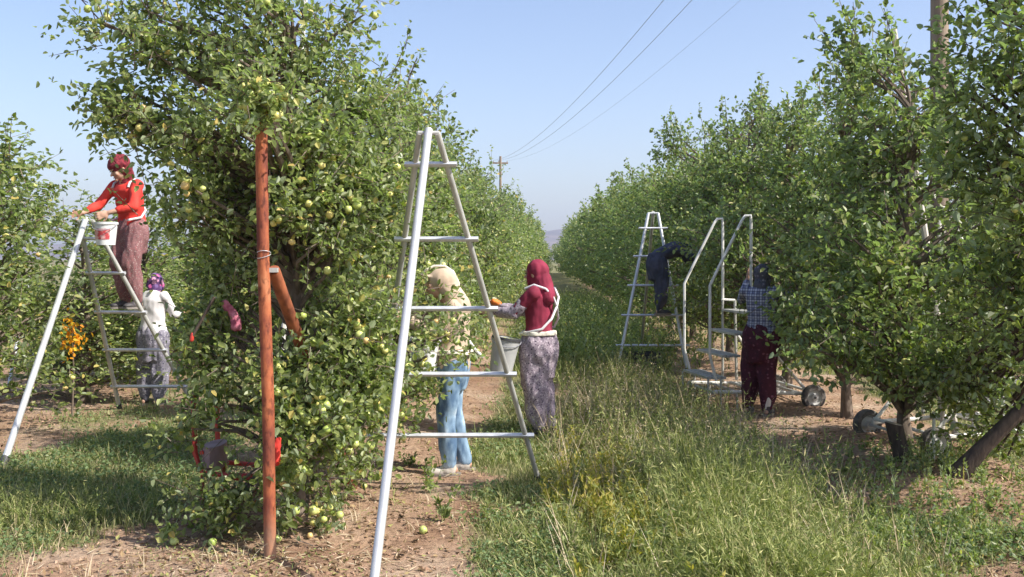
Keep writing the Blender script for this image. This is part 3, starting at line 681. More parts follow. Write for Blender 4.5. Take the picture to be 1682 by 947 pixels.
# ------------------------------------------------------------------ rolling picking platforms
def wheel(mb_parent, name, c, r, wd):
    t = MB().lathe([(r * .62, -wd / 2), (r * .9, -wd / 2), (r, -wd * .28), (r, wd * .28), (r * .9, wd / 2), (r * .62, wd / 2), (r * .62, -wd / 2)], c, 'y', 24, False).build(name, M['tyre'], mb_parent)
    MB().lathe([(.02, -wd * .62), (.035, -wd * .6), (.035, -wd * .3), (r * .5, -wd * .12), (r * .6, -wd * .42), (r * .64, -wd * .40), (r * .64, wd * .4), (r * .5, wd * .12), (.03, wd * .3), (.03, wd * .6)], c, 'y', 20).build("rim", M['rim'], t)
    MB().lathe([(.012, -wd * .75), (.014, -wd * .6)], c, 'y', 8).build("hub_bolt", M['dark_plastic'], t)
    return t
def platform(label, loc, rz, sx=1.0):
    e = empty("picking_platform", loc, rz, label, "rolling platform", "white tube picking platforms on wheels")
    rt = .016
    for y in (-.42, .42):
        pts = [(.07, y, .32), (0, y, .58), (0, y, 1.32), (.10, y, 1.52), (.36, y, 2.02), (.39, y, 2.055), (.45, y, 2.06), (.455, y, 2.0), (.455, y, 1.14)]
        MB().tube(pts, rt, 8).build("handrail", M['white_paint'], e)
        MB().tube([(.44, y, 1.14), (.60, y, 1.13)], rt * .9, 8).build("rail_stub", M['white_paint'], e)
        MB().tube([(.60, y, 1.13), (.62, y, .22)], rt, 8).build("upright", M['alu_dull'], e)
        MB().tube([(.455, y, 1.14), (.455, y, .2)], rt * .9, 8).build("upright", M['alu_dull'], e)
        MB().tube([(.05, y, .2), (1.12, y, .16)], rt * 1.3, 8).build("chassis_beam", M['white_paint'], e)
        MB().tube([(1.1, y, .17), (.78, y, .52), (.62, y, .75)], rt, 8).build("diagonal_brace", M['white_paint'], e)
    for x, z in ((.08, .34), (.24, .57), (.38, .80), (.54, 1.02)):
        mb = MB()
        for k in range(4): mb.box((x - .10 + k * .055, -.41, z - .012), (x - .062 + k * .055, .41, z + .012))
        mb.build("step", M['alu_dull'], e, smooth=False)
    for x in (.05, .3, .55, 1.1):
        MB().tube([(x, -.42, .19), (x, .42, .19)], rt, 8).build("cross_tube", M['white_paint'] if x > 1 else M['alu_dull'], e)
    for x in (-.02, .12, .3):
        for y in (-.42, .42): MB().tube([(x, y, .02), (x, y, .33 if x < .2 else .2)], .011, 6).build("prop", M['alu_dull'], e)
    for y in (-.5, .5):
        wheel(e, "wheel", (1.12, y, .132), .132, .075)
    MB().tube([(1.12, -.5, .132), (1.12, .5, .132)], .014, 8).build("axle", M['alu_dull'], e)
    return e
platform("white tube picking platform on wheels behind the person in plaid shirt", (2.02, 11.32, 0), R(9))
platform("partly hidden picking platform at the right edge, its two wheels showing beside the stump", (4.36, 8.95, 0), R(180 + 12))

# ------------------------------------------------------------------ stump, red barrow, boxes
st = gpt(1478, 768)
t = empty("tree_stump", (st.x, st.y, gzf(st.x, st.y) - .03), 0, "leaning grey sawn stump beside the right cart wheel", "stump")
MB().loft([((.03, 0, -.05), (.10, 0, 0), (0, .09, 0)), ((.02, 0, .05), (.07, .01, 0), (0, .065, 0)), ((-.01, .01, .18), (.062, -.01, 0), (0, .07, 0)), ((-.045, 0, .31), (.068, 0, -.015), (0, .066, 0))], 11).build("stump_wood", M['bark_dark'], t)
MB().loft([((-.045, 0, .311), (.062, 0, -.014), (0, .060, 0)), ((-.046, 0, .317), (.058, 0, -.013), (0, .057, 0))], 11).build("sawn_top", M['stumptop'], t)

rb_ = Vector((-1.70, 6.40, 0))
t = empty("red_barrow", rb_, 0, "red metal barrow with a grey tray half hidden behind the orange post", "barrow")
MB().tube([(-.24, -.1, .78), (-.23, -.1, .42), (-.18, -.12, .30), (.16, -.16, .285)], .016, 8).build("handle_bar", M['red_metal'], t)
MB().tube([(-.20, .25, .72), (-.19, .25, .42), (-.14, .22, .30), (.2, .16, .285)], .016, 8).build("handle_bar", M['red_metal'], t)
MB().cap((.04, -.16, .287), .024, (.13, -.165, .285), .024).build("grip", M['red_metal'], t)
MB().loft([((-.15, .05, .30), (.05, 0, 0), (0, .12, 0)), ((-.15, .05, .33), (.068, 0, 0), (0, .16, 0)), ((-.15, .05, .45), (.06, 0, 0), (0, .16, 0))], 18).build("tray", surf_mat("dusty_pink_tray", (.25, .17, .18), (.36, .26, .27), 9, .7), t)
for x, y in ((-.18, -.11), (-.14, .21), (.12, 0)): MB().tube([(x, y, .3), (x - .01, y, -.02)], .013, 7).build("leg", M['rust_dark'], t)
MB().tube([(-.19, -.1, .42), (-.18, .23, .42)], .013, 7).build("cross_bar", M['red_metal'], t)
rr = at(452, 740, 5.52)
t = MB().cap((0, 0, -.07), .02, (.004, 0, .05), .013).cap((0, 0, .02), .024, (.01, 0, .05), .018).solid("red_rag", M['red_cloth'], None, .006, 2, .005, 40)
t.location = rr + Vector((.0, .04, 0)); tag(t, "red rag tied behind the lower part of the orange post", "rag")
pc = at(383, 517, 6.12)
t = MB().cap((-.045, 0, .07), .022, (0, 0, 0), .03).cap((0, 0, 0), .03, (.02, 0, -.06), .035).solid("pink_cloth", M['pink_cloth'], None, .007, 2, .012, 26)
t.location = pc; tag(t, "crumpled pink cloth hanging in the branches left of the orange post", "cloth")

def crate(label, loc, rz, mat, sx=.5, sy=.32, h=.26):
    e = empty("plastic_crate", loc, rz, label, "crate")
    for z0, z1 in ((.0, .05), (.085, .135), (.17, .21), (h - .035, h)):
        mb = MB(); x, y = sx / 2, sy / 2
        mb.box((-x, -y, z0), (x, -y + .012, z1)); mb.box((-x, y - .012, z0), (x, y, z1)); mb.box((-x, -y + .013, z0), (-x + .012, y - .013, z1)); mb.box((x - .012, -y + .013, z0), (x, y - .013, z1)); mb.build("side_band", mat, e, smooth=False)
    for x in (-1, 1):
        for y in (-1, 1): MB().box((x * (sx / 2 + .002) - .016, y * (sy / 2 + .002) - .016, 0), (x * (sx / 2 + .002) + .016, y * (sy / 2 + .002) + .016, h + .004)).build("corner_post", mat, e, smooth=False)
    MB().box((-sx / 2 + .014, -sy / 2 + .014, .006), (sx / 2 - .014, sy / 2 - .014, .016)).build("base", mat, e, smooth=False)
    return e
ck = gpt(1055, 612)
crate("black crate on the soil under the distant ladder of the right row", (ck.x, 14.9, 0), .1, M['dark_plastic'])
ck = at(60, 590, 15)
crate("black crate in the shade under the far left row", (ck.x + .2, 15.2, 0), .3, M['dark_plastic'])

# ------------------------------------------------------------------ buckets
def bucket(label, loc, mat, h=.22, r=.125, rim=None, printed=False, rot=(0, 0, 0)):
    e = empty("picking_bucket", loc, 0, label, "bucket"); e.rotation_euler = rot
    MB().lathe([(r * .8, 0), (r, h), (r * .955, h), (r * .76, .008), (.01, .008)], k=24, cap=True).build("bucket_wall", mat, e)
    MB().lathe([(r * 1.0, h - .02), (r * 1.06, h - .018), (r * 1.06, h + .004), (r * .95, h + .004)], k=24, cap=False).build("rim", rim or mat, e)
    MB().tube([(r * math.cos(a) * 1.08, -.02 - .11 * math.sin(a), h - .015 - .06 * math.sin(a)) for a in [i * math.pi / 10 for i in range(11)]], .004, 6).build("bail_handle", M['wire'], e)
    if printed:
        v = []; f = []
        mb = MB()
        for i in range(9):
            a = R(200 + i * 14)
            for z in (.05, .15):
                q = r * (.8 + .2 * z / h) + .002; mb.v.append((math.cos(a) * q, math.sin(a) * q, z))
        for i in range(8): mb.f.append((2 * i, 2 * i + 2, 2 * i + 3, 2 * i + 1))
        mb.build("printed_label", M['print_red'], e)
    mb = MB(); rg = random.Random(5)
    for i in range(14):
        a = rg.random() * 6.28; q = r * .68 * math.sqrt(rg.random()); mb.ell((math.cos(a) * q, math.sin(a) * q, h * .86 + rg.random() * .02), .025, .025, .023, k=8, m=5)
    o = mb.build("apples", M['apple'], e); o['kind'] = 'stuff'
    return e
p_ = at(174, 402, 9.72)
bucket("white bucket with red print hanging at the waist of the woman in red", p_ + Vector((0, 0, 0)), M['plastic_white'], .21, .105, None, True)
p_ = at(822, 612, 9.25)
bucket("grey bucket with dark rim held before the woman in maroon", p_, M['plastic_grey'], .32, .125, M['dark_plastic'], rot=(0, R(10), 0))
p_ = at(697, 608, 7.62)
bucket("white bucket hidden in leaves in front of the jeans", p_, M['plastic_white'], .24, .115)

# ------------------------------------------------------------------ people
def hand(mb, wr, d, palm_n, side, curl=.5, s=1.0):
    """palm and five fingers; d along the hand, palm_n out of the palm, side=+1/-1 towards the thumb"""
    wr, d, palm_n = Vector(wr), Vector(d).normalized(), Vector(palm_n)
    palm_n = (palm_n - d * palm_n.dot(d)).normalized(); lat = d.cross(palm_n).normalized() * side
    rot = Matrix((lat, palm_n, d)).transposed()
    mb.ell(wr + d * .045 * s, .040 * s, .017 * s, .050 * s, rot)
    for i, (o, L) in enumerate(((.032, .066), (.011, .076), (-.011, .070), (-.032, .055))):
        b0 = wr + d * (.078 * s) + lat * (o * s); fd = (d + lat * (o * 5)).normalized()
        p1 = b0 + fd * L * .45 * s; fd2 = (fd * math.cos(curl) + palm_n * math.sin(curl)).normalized()
        p2 = p1 + fd2 * L * .32 * s; fd3 = (fd * math.cos(curl * 2) + palm_n * math.sin(curl * 2)).normalized(); p3 = p2 + fd3 * L * .23 * s
        mb.cap(b0 - fd * .02, .0095 * s, p1, .009 * s, 8); mb.cap(p1, .009 * s, p2, .0082 * s, 8); mb.cap(p2, .0082 * s, p3, .0072 * s, 8)
    t0 = wr + d * .03 * s + lat * .03 * s; td = (lat * .8 + d * .6 + palm_n * .35).normalized(); t1 = t0 + td * .035 * s; t2 = t1 + (td * .5 + d * .7).normalized() * .028 * s
    mb.cap(t0, .0125 * s, t1, .0105 * s, 8); mb.cap(t1, .0105 * s, t2, .0085 * s, 8)

def person(label, loc, rz, H, J, outfit):
    """local frame: person faces -y, +x is the person's left. J overrides joints (metres for a 1.6 m body)"""
    k = H / 1.6
    j = dict(head=(0, -.02, 1.485), neck=(0, .01, 1.36), chest=(0, 0, 1.19), waist=(0, 0, 1.0), pelvis=(0, .0, .86),
             shL=(.165, .01, 1.31), shR=(-.165, .01, 1.31), elL=(.22, .0, 1.05), elR=(-.22, 0, 1.05), wrL=(.2, -.12, .85), wrR=(-.2, -.12, .85),
             hipL=(.085, 0, .84), hipR=(-.085, 0, .84), knL=(.095, -.02, .46), knR=(-.095, -.02, .46), anL=(.095, .02, .075), anR=(-.095, .02, .075),
             face=(0, -1, -.05), hdL=(0, -.5, -.6), hdR=(0, -.5, -.6), toL=(0.03, -1, 0), toR=(-.03, -1, 0))
    j.update(J)
    unscaled = ('face', 'hdL', 'hdR', 'toL', 'toR')
    j = {a: Vector(b_) * (1 if a in unscaled else k) for a, b_ in j.items()}
    e = empty("person", loc, rz, label, "person")
    f = j['face'].normalized(); latH = Vector((f.y, -f.x, 0)).normalized() * -1   # head lateral
    latH = f.cross(Vector((0, 0, 1))).normalized(); upH = latH.cross(f).normalized()
    rotH = Matrix((latH, f, upH)).transposed()                                     # columns: lateral, forward, up
    Hc = j['head']
    hp = lambda x, y, z: Hc + rotH @ (Vector((x, y, z)) * k)
    shd = (j['shL'] - j['shR']).normalized(); 
    def torso(mb, g, z_hem=None, rings=None):
        sp = [(j['pelvis'] + Vector((0, 0, -.06 * k)), .150, .120), (j['pelvis'] + Vector((0, 0, .03 * k)), .165, .125), (j['waist'], .135, .105), (j['chest'], .155, .115),
              (j['chest'].lerp((j['shL'] + j['shR']) / 2, .7), .165, .11), ((j['shL'] + j['shR']) / 2 + Vector((0, 0, .03 * k)), .105, .07), (j['neck'], .055, .055)]
        rs = []
        for i, (c, a, b_) in enumerate(sp):
            nx = sp[min(i + 1, len(sp) - 1)][0]; pv = sp[max(i - 1, 0)][0]; d = (nx - pv).normalized()
            A = (shd - d * shd.dot(d)).normalized(); B = d.cross(A).normalized()
            rs.append((c, A * (a + g) * k, B * (b_ + g) * k))
        mb.loft(rs, 18)
    # ---- body: one continuous skin
    b = MB(); torso(b, -.012)
    b.ell(hp(0, -.01, .02), .076 * k, .094 * k, .098 * k, rotH, 16, 11); b.ell(hp(0, .022, -.045), .056 * k, .064 * k, .066 * k, rotH, 14, 9)
    b.cap(hp(0, .078, .005), .010 * k, hp(0, .104, -.022), .014 * k, 8)                         # nose
    b.ell(hp(0, .082, -.085), .022 * k, .016 * k, .018 * k, rotH)                              # chin
    for s in (-1, 1):
        b.ell(hp(.078 * s, -.005, -.01), .011 * k, .02 * k, .032 * k, rotH)                    # ears
        b.ell(hp(.04 * s, .066, -.025), .022 * k, .018 * k, .022 * k, rotH)                    # cheeks
        b.ell(hp(.03 * s, .078, .03), .020 * k, .012 * k, .008 * k, rotH)                      # brow
    b.cap(j['neck'] - Vector((0, 0, .03 * k)), .05 * k, hp(0, -.02, -.06), .046 * k)
    for s in 'LR':
        sh, el, wr = j['sh' + s], j['el' + s], j['wr' + s]
        b.cap(sh, .043 * k, el, .034 * k); b.cap(el, .034 * k, wr, .024 * k)
        sgn = 1 if s == 'L' else -1
        pn = j.get('pn' + s, Vector((-sgn, 0, -.3))); hand(b, wr, j['hd' + s], pn, 1 if s == 'L' else -1, .55, k)
        hi_, kn, an = j['hip' + s], j['kn' + s], j['an' + s]
        b.cap(hi_, .072 * k, kn, .050 * k); b.cap(kn, .050 * k, kn.lerp(an, .35), .047 * k); b.cap(kn.lerp(an, .35), .047 * k, an, .034 * k)
        td = j['to' + s].normalized(); b.cap(an - Vector((0, 0, .03 * k)) - td * .03 * k, .030 * k, an - Vector((0, 0, .045 * k)) + td * .13 * k, .025 * k)
    b.solid("body", M['skin'], e, .0075, 2)
    for s in (-1, 1):
        MB().ell(hp(.03 * s, .082, .012), .011 * k, .007 * k, .006 * k, rotH, 10, 6).build("eye", M['eye'], e)
        MB().cap(hp(.018 * s, .089, .036), .004 * k, hp(.044 * s, .082, .037), .003 * k, 8).build("eyebrow", M['hair'], e)
    MB().cap(hp(-.018, .087, -.058), .006 * k, hp(.018, .087, -.058), .006 * k, 8).build("mouth", M['lip'], e)
    # ---- shirt
    o = outfit
    b = MB(); torso(b, .012)
    for s in 'LR':
        sh, el, wr = j['sh' + s], j['el' + s], j['wr' + s]
        b.ell(sh + Vector((0, 0, -.01 * k)), .066 * k, .066 * k, .062 * k); b.cap(sh, .060 * k, el, .052 * k)
        if not o.get('sleeve'): b.cap(el, .052 * k, el.lerp(wr, o.get('cuff', .85)), .040 * k)
    b.solid("shirt", o['shirt'], e, .011, 3, .010, 11, .6, 3.1)
    if o.get('sleeve'):
        for s in 'LR':
            b = MB(); sh, el, wr = j['sh' + s], j['el' + s], j['wr' + s]
            b.cap(sh.lerp(el, .55), .060 * k, el, .058 * k); b.cap(el, .058 * k, el.lerp(wr, .92), .040 * k)
            b.solid("sleeve", o['sleeve'], e, .010, 3, .010, 14, 1, 1.7)
    # ---- trousers
    b = MB(); P = j['pelvis']
    bag = o.get('bag', 0)
    A = (j['hipL'] - j['hipR']); A = Vector((A.x, A.y, 0)).normalized(); B = Vector((-A.y, A.x, 0))
    b.loft([(P + Vector((0, 0, .10 * k)), A * (.150 + .0 * bag) * k, B * .12 * k), (P + Vector((0, 0, .0)), A * (.175 + .02 * bag) * k, B * (.135 + .03 * bag) * k), (P + Vector((0, 0, -.12 * k)), A * (.17 + .04 * bag) * k, B * (.13 + .04 * bag) * k),
            (P + Vector((0, 0, (-.2 - .13 * bag) * k)), A * (.12 + .05 * bag) * k, B * (.1 + .04 * bag) * k)], 18)
    for s in 'LR':
        hi_, kn, an = j['hip' + s], j['kn' + s], j['an' + s]
        b.cap(hi_, (.092 + .02 * bag) * k, kn, (.068 + .045 * bag) * k); b.cap(kn, (.068 + .045 * bag) * k, kn.lerp(an, .6), (.060 + .035 * bag) * k); b.cap(kn.lerp(an, .6), (.060 + .035 * bag) * k, kn.lerp(an, .97), (.054 + .0 * bag) * k)
    b.solid("trousers", o['trousers'], e, .011, 3, .017 + .010 * bag, 11, .35, 7.7)
    if o.get('belt'):
        mb = MB(); mb.loft([(P + Vector((0, 0, .055 * k)), A * .193 * k, B * .162 * k), (P + Vector((0, 0, .095 * k)), A * .188 * k, B * .158 * k)], 24); mb.solid("waistband", o['belt'], e, .008, 1, .004, 20)
    # ---- footwear
    for s in 'LR':
        an = j['an' + s]; td = j['to' + s].normalized(); z0 = an.z - .075 * k; up = Vector((0, 0, 1)); la = td.cross(up)
        rt = Matrix((la, td, up)).transposed(); c = Vector((an.x, an.y, z0))
        mb = MB(); mb.ell(c + td * .02 * k + up * .045 * k, .047 * k, .075 * k, .045 * k, rt); mb.ell(c + td * .10 * k + up * .035 * k, .048 * k, .085 * k, .033 * k, rt); mb.cap(c + up * .05 * k, .045 * k, c + up * .10 * k, .046 * k)
        sh = mb.solid("shoe", o['shoe'][0 if s == 'L' else 1], e, .007, 2)
        mb = MB(); mb.loft([(c + td * .05 * k + up * .0, la * .050 * k, td * .132 * k), (c + td * .05 * k + up * .022 * k, la * .052 * k, td * .136 * k)], 20); mb.build("sole", o.get('sole', M['sole']), sh)
        if o.get('sock'):
            MB().cap(an + up * .0, .046 * k, an + up * .09 * k, .047 * k).solid("sock", o['sock'][0 if s == 'L' else 1], e, .008, 1, .003, 20)
    return e, j, hp, rotH, k

def hijab(e, hp, rotH, k, mat, neck, back, name="headscarf", drape=True, seed=1.0):
    b = MB(); b.ell(hp(0, -.030, .022), .093 * k, .104 * k, .106 * k, rotH, 18, 12)
    b.ell(hp(0, -.035, -.05), .088 * k, .095 * k, .09 * k, rotH, 16, 10)
    b.cap(hp(0, -.02, -.10), .082 * k, Vector(neck) + Vector((0, 0, -.01 * k)), .09 * k)
    if drape:
        b.ell(Vector(neck) + Vector((0, 0, -.055 * k)), .15 * k, .125 * k, .06 * k)
        b.cap(hp(0, -.07, -.05), .075 * k, Vector(back), .085 * k)
    # two rims running round the face
    ang = [i * math.pi * 2 / 16 for i in range(17)]
    b.tube([hp(.074 * math.sin(a), .055 - .012 * math.cos(a), -.005 + .098 * math.cos(a)) for a in ang], .011 * k, 8)
    return b.solid(name, mat, e, .009, 3, .011, 13, .55, seed)

# 1 woman in maroon, at the lane edge, picking with both arms towards the left
e, j, hp, rH, k = person("woman in maroon headscarf and lilac floral trousers picking beside the front ladder", (.245, 9.42, 0), R(-112), 1.59,
    dict(head=(0, -.035, 1.475), face=(.0, -1, -.12), elL=(.20, -.17, 1.12), wrL=(.12, -.42, 1.13), elR=(-.20, -.16, 1.11), wrR=(-.12, -.42, 1.16), hdL=(-.1, -1, .1), hdR=(.1, -1, .25), knL=(.09, -.01, .46), anL=(.085, .03, .075), anR=(-.10, .08, .075)),
    dict(shirt=M['maroon'], sleeve=M['flor_sleeve'], trousers=M['flor_lilac'], bag=1.05, belt=M['beige_trim'], shoe=(M['shoe_dark'], M['shoe_dark'])))
hijab(e, hp, rH, k, M['maroon'], j['neck'], j['neck'] + Vector((.05, .085, -.09)), seed=4.2)
h = MB()   # white crossed harness straps
def strap(pts, r=.013): h.loft([(Vector(p), Vector((0.0, 0, r * 1.7)) if i % 1 else Vector((.6, 0, .8)).normalized() * r * 1.5, Vector((0, 1, 0)) * .006) for i, p in enumerate(pts)], 8)
c_ = j['chest']
for s in (-1, 1):
    h.tube([(s * .115 * k, -.09, 1.34 * k), (s * .125 * k, .0, 1.375 * k), (s * .12 * k, .11, 1.34 * k), (s * .07 * k, .165, 1.26 * k), (s * .0 * k, .172, 1.18 * k), (-s * .09 * k, .155, 1.07 * k), (-s * .165 * k, .09, .98 * k), (-s * .175 * k, -.03, .95 * k), (-s * .12 * k, -.14, .93 * k)], .0115, 8)
h.build("harness_strap", M['white_cloth'], e)
g = MB(); 
MB().cap(j['wrR'] + Vector((0.0, -.03, .03)), .028, j['wrR'] + Vector((.02, -.07, .05)), .03).solid("orange_cuff", M['orange_glove'], e, .008, 2, .004, 30)

# 2 person in beige head cover, jeans
e, j, hp, rH, k = person("person in beige head cover and blue jeans standing among the leaves behind the front ladder", (-.445, 7.72, 0), R(-84), 1.56,
    dict(head=(0, -.10, 1.45), neck=(0, -.02, 1.33), face=(0, -1, .16), shL=(.15, -.01, 1.28), shR=(-.15, -.01, 1.28), chest=(0, .0, 1.16), elL=(.17, -.14, 1.08), wrL=(.12, -.37, 1.2), elR=(-.17, -.16, 1.10), wrR=(-.1, -.38, 1.28), hdL=(0, -1, .4), hdR=(0, -1, .5),
         knL=(.085, -.05, .46), anL=(.085, -.02, .075), knR=(-.09, .02, .46), anR=(-.10, .10, .075)),
    dict(shirt=M['beige_cloth'], trousers=M['denim'], bag=0.12, shoe=(M['shoe'], M['shoe']), belt=M['beige_trim']))
b = MB(); b.ell(hp(0, -.02, .03), .092 * k, .112 * k, .098 * k, rH, 18, 12); b.cap(hp(0, -.05, -.01), .088 * k, j['neck'] + Vector((0, .075, -.05)), .085 * k); b.cap(j['neck'] + Vector((0, .075, -.05)), .085 * k, j['waist'] + Vector((0, .05, .06)), .082 * k)
b.ell(hp(0, .095, .045), .062 * k, .055 * k, .014 * k, rH)
b.solid("head_cover", M['beige_cloth'], e, .009, 3, .009, 10, .3, 2.2)
ang = [i * math.pi / 12 for i in range(-1, 14)]
MB().tube([hp(.0, .148, .05), hp(0, .12, .085), hp(0, .06, .130), hp(0, -.02, .142), hp(0, -.09, .11), hp(0, -.145, .03), hp(0, -.155, -.05), hp(0, -.15, -.15), hp(0, -.15, -.27)], .010, 8).build("cream_edging", M['beige_trim'], e)
MB().tube([(.1, .12, 1.02 * k), (.13, .16, .96 * k), (.15, .22, .9 * k)], .011, 8).build("hanging_strap", M['white_cloth'], e)

# 3 woman in red on the left ladder
PZ = 1.06 + .017
e, j, hp, rH, k = person("woman in red shirt and dark red head wrap standing high on the left ladder", (-3.95, 10.70, PZ + .01), R(-30), 1.58,
    dict(head=(0, -.14, 1.45), neck=(0, -.07, 1.335), face=(-.25, -.9, -.55), chest=(0, -.01, 1.17), shL=(.165, -.05, 1.29), shR=(-.165, -.05, 1.29), elL=(.24, -.16, 1.05), wrL=(.08, -.33, .99), elR=(-.25, -.20, 1.07), wrR=(-.20, -.42, .99), hdL=(-.4, -.7, -.3), hdR=(-.1, -1, -.1),
         waist=(0, .02, .98), pelvis=(0, .03, .84), knL=(.09, -.06, .46), knR=(-.09, -.06, .46)),
    dict(shirt=M['red_cloth'], trousers=M['flor_red'], bag=.5, shoe=(M['shoe_dark'], M['shoe_dark']), cuff=.6))
b = MB(); b.ell(hp(0, -.03, .05), .105 * k, .117 * k, .098 * k, rH, 18, 12); b.ell(hp(0, -.05, -.03), .094 * k, .09 * k, .09 * k, rH); b.cap(hp(0, -.05, -.09), .072 * k, j['neck'] + Vector((0, .03, 0)), .08 * k)
b.tube([hp(.088 * math.sin(a), -.01 + .085 * math.cos(a), .058) for a in [i * math.pi / 8 for i in range(17)]], .024 * k, 8)
b.solid("head_wrap", M['maroon_dark'], e, .008, 2, .010, 22, 1, 8.8)
h = MB()
for s in (-1, 1): h.tube([(s * .12 * k, -.12, 1.26 * k), (s * .12 * k, -.10, 1.31 * k), (s * .12 * k, -.04, 1.345 * k), (s * .11 * k, .02, 1.29 * k), (0, .10, 1.17 * k), (-s * .12 * k, .10, 1.03 * k), (-s * .17 * k, .0, .95 * k), (-s * .12 * k, -.13, .92 * k)], .012, 8)
h.build("harness_strap", M['white_cloth'], e)

# 4 woman in white shirt seen from behind
e, j, hp, rH, k = person("woman in white shirt and purple pink headscarf seen from behind near the left ladder", (-3.94, 11.35, 0), R(168), 1.46,
    dict(face=(0, -1, -.25), head=(0, -.07, 1.455), neck=(0, -.02, 1.34), elL=(.25, -.08, 1.10), wrL=(.24, -.32, 1.08), elR=(-.23, -.1, 1.08), wrR=(-.18, -.34, 1.1), hdL=(0, -1, .1), hdR=(.2, -1, .1)),
    dict(shirt=M['white_cloth'], trousers=M['flor_grey'], bag=1.0, shoe=(M['shoe_dark'], M['shoe_dark'])))
hijab(e, hp, rH, k, M['flor_scarf'], j['neck'], j['neck'] + Vector((0, .08, -.08)), drape=False, seed=2.4)

# 5 person in plaid shirt before the cart
e, j, hp, rH, k = person("person in blue plaid shirt and dark maroon baggy trousers in front of the white platform", (2.56, 10.62, 0), R(150), 1.56,
    dict(face=(.1, -1, .1), head=(0, -.06, 1.47), elL=(.27, -.18, 1.20), wrL=(.25, -.32, 1.42), elR=(-.25, -.20, 1.15), wrR=(-.2, -.38, 1.30), hdL=(0, -.5, 1), hdR=(0, -.7, .8), knL=(.13, -.06, .47), anL=(.16, -.02, .075), knR=(-.06, .0, .46), anR=(-.075, .05, .075)),
    dict(shirt=M['plaid'], trousers=M['flor_maroon'], bag=.8, shoe=(M['shoe_dark'], M['shoe_dark']), sock=(M['sock'], M['sock_white'])))
hijab(e, hp, rH, k, M['flor_dark'], j['neck'], j['neck'] + Vector((0, .08, -.08)), drape=False, seed=5.4)

# 6 dark figure on the far ladder
e, j, hp, rH, k = person("person in dark navy clothes standing on the distant ladder, bending forward into the leaves", (2.10, 14.62, .80 + .019), R(84), 1.42,
    dict(pelvis=(0, .06, .86), waist=(0, -.04, .97), chest=(0, -.20, 1.03), neck=(0, -.37, 1.07), face=(.1, -1, -.1), head=(0, -.49, 1.10), shL=(.165, -.32, 1.05), shR=(-.165, -.32, 1.05),
         elL=(.22, -.42, .86), wrL=(.16, -.62, .92), elR=(-.22, -.46, .90), wrR=(-.16, -.66, 1.0), hdL=(0, -1, .2), hdR=(0, -1, .3)),
    dict(shirt=M['navy'], trousers=M['navy'], bag=.9, shoe=(M['shoe_dark'], M['shoe_dark']), sock=(M['sock_white'], M['sock_white'])))
hijab(e, hp, rH, k, M['navy'], j['neck'], j['neck'] + Vector((0, .08, -.08)), drape=True, seed=6.4)

# ------------------------------------------------------------------ ground vegetation
def scatter(n, xr, yr, powr, seed):
    rng = np.random.default_rng(seed)
    u = rng.random(n); a, b_ = yr; q = 1 - powr
    Y = (a ** q + u * (b_ ** q - a ** q)) ** (1 / q)
    X = rng.uniform(xr[0], xr[1], n) * 1.0
    return X, Y, rng
def view_scatter(n, yr, powr, seed, pad=.08):
    """more plants where they are seen large; stays even across the view width and a bit beyond"""
    rng = np.random.default_rng(seed); u = rng.random(n); a, b_ = yr; q = 1 - powr
    Y = (a ** q + u * (b_ ** q - a ** q)) ** (1 / q)
    hw = .5 + pad
    X = rng.uniform(-hw, hw, n) * (Y + 1.2)
    return X, Y, rng
def blades(name, X, Y, h, wdt, rng, mat, label=None, cat=None, lean=.5, segs=True):
    n = len(X); Z = gz(X, Y); P = np.stack([X, Y, Z - .005], -1)
    a = rng.random(n) * 6.283; side = np.stack([np.cos(a), np.sin(a), np.zeros(n)], -1); ld = rng.random(n) * 6.283
    L = np.stack([np.cos(ld), np.sin(ld), np.zeros(n)], -1) * (h * lean * rng.uniform(.2, 1.3, n))[:, None]; up = np.array([0, 0, 1.0])
    hh = h[:, None]; w2 = wdt[:, None] / 2
    if segs:
        pts = [P - side * w2, P + side * w2, P + L * .35 + up * hh * .55 - side * w2 * .8, P + L * .35 + up * hh * .55 + side * w2 * .8, P + L + up * hh * .95]
        V = np.stack(pts, 1).reshape(-1, 3); b_ = np.arange(n)[:, None] * 5
        Fc = np.concatenate([b_ + np.array([0, 1, 3]), b_ + np.array([0, 3, 2]), b_ + np.array([2, 3, 4])])
    else:
        V = np.stack([P - side * w2, P + side * w2, P + L + up * hh], 1).reshape(-1, 3); Fc = np.arange(n)[:, None] * 3 + np.array([0, 1, 2])
    me = np_mesh(name, V, Fc); me.materials.append(mat); o = link(name, me); tag(o, label, cat, kind='stuff'); return o
def tallness(x, y):
    u = x - SLOPE * y
    t = np.exp(-((u - .95) / .55) ** 2) * np.clip((30 - y) / 14, 0, 1)
    t = np.maximum(t, .55 * np.exp(-((x + 3.0) / .9) ** 2 - ((y - 6.4) / .5) ** 2))
    return t
X, Y, rng = view_scatter(190000, (4.2, 16), 1.5, 21)
k_ = rng.random(len(X)) < cover(X, Y) ** 1.6; X, Y = X[k_], Y[k_]
tn = tallness(X, Y); h = rng.uniform(.025, .085, len(X)) * (1 + 1.6 * tn) * (.7 + .6 * vnoise(X * 2, Y * 2))
blades("grass", X, Y, h, rng.uniform(.003, .006, len(X)) * (1 + Y / 14), rng, M['grass'], "short green and straw coloured grass covering the lane", "grass", .8)
X, Y, rng = view_scatter(90000, (14, 48), 1.3, 22)
k_ = rng.random(len(X)) < cover(X, Y) ** 1.3; X, Y = X[k_], Y[k_]
blades("distant_grass", X, Y, rng.uniform(.06, .18, len(X)) * (1 + 1.6 * np.exp(-((X - SLOPE * Y - .7) / 1.0) ** 2) * vnoise(X * 1.5, Y * .7)), rng.uniform(.010, .025, len(X)), rng, M['weed'], "distant grass between the far ends of the tree rows", "grass", .6, False)
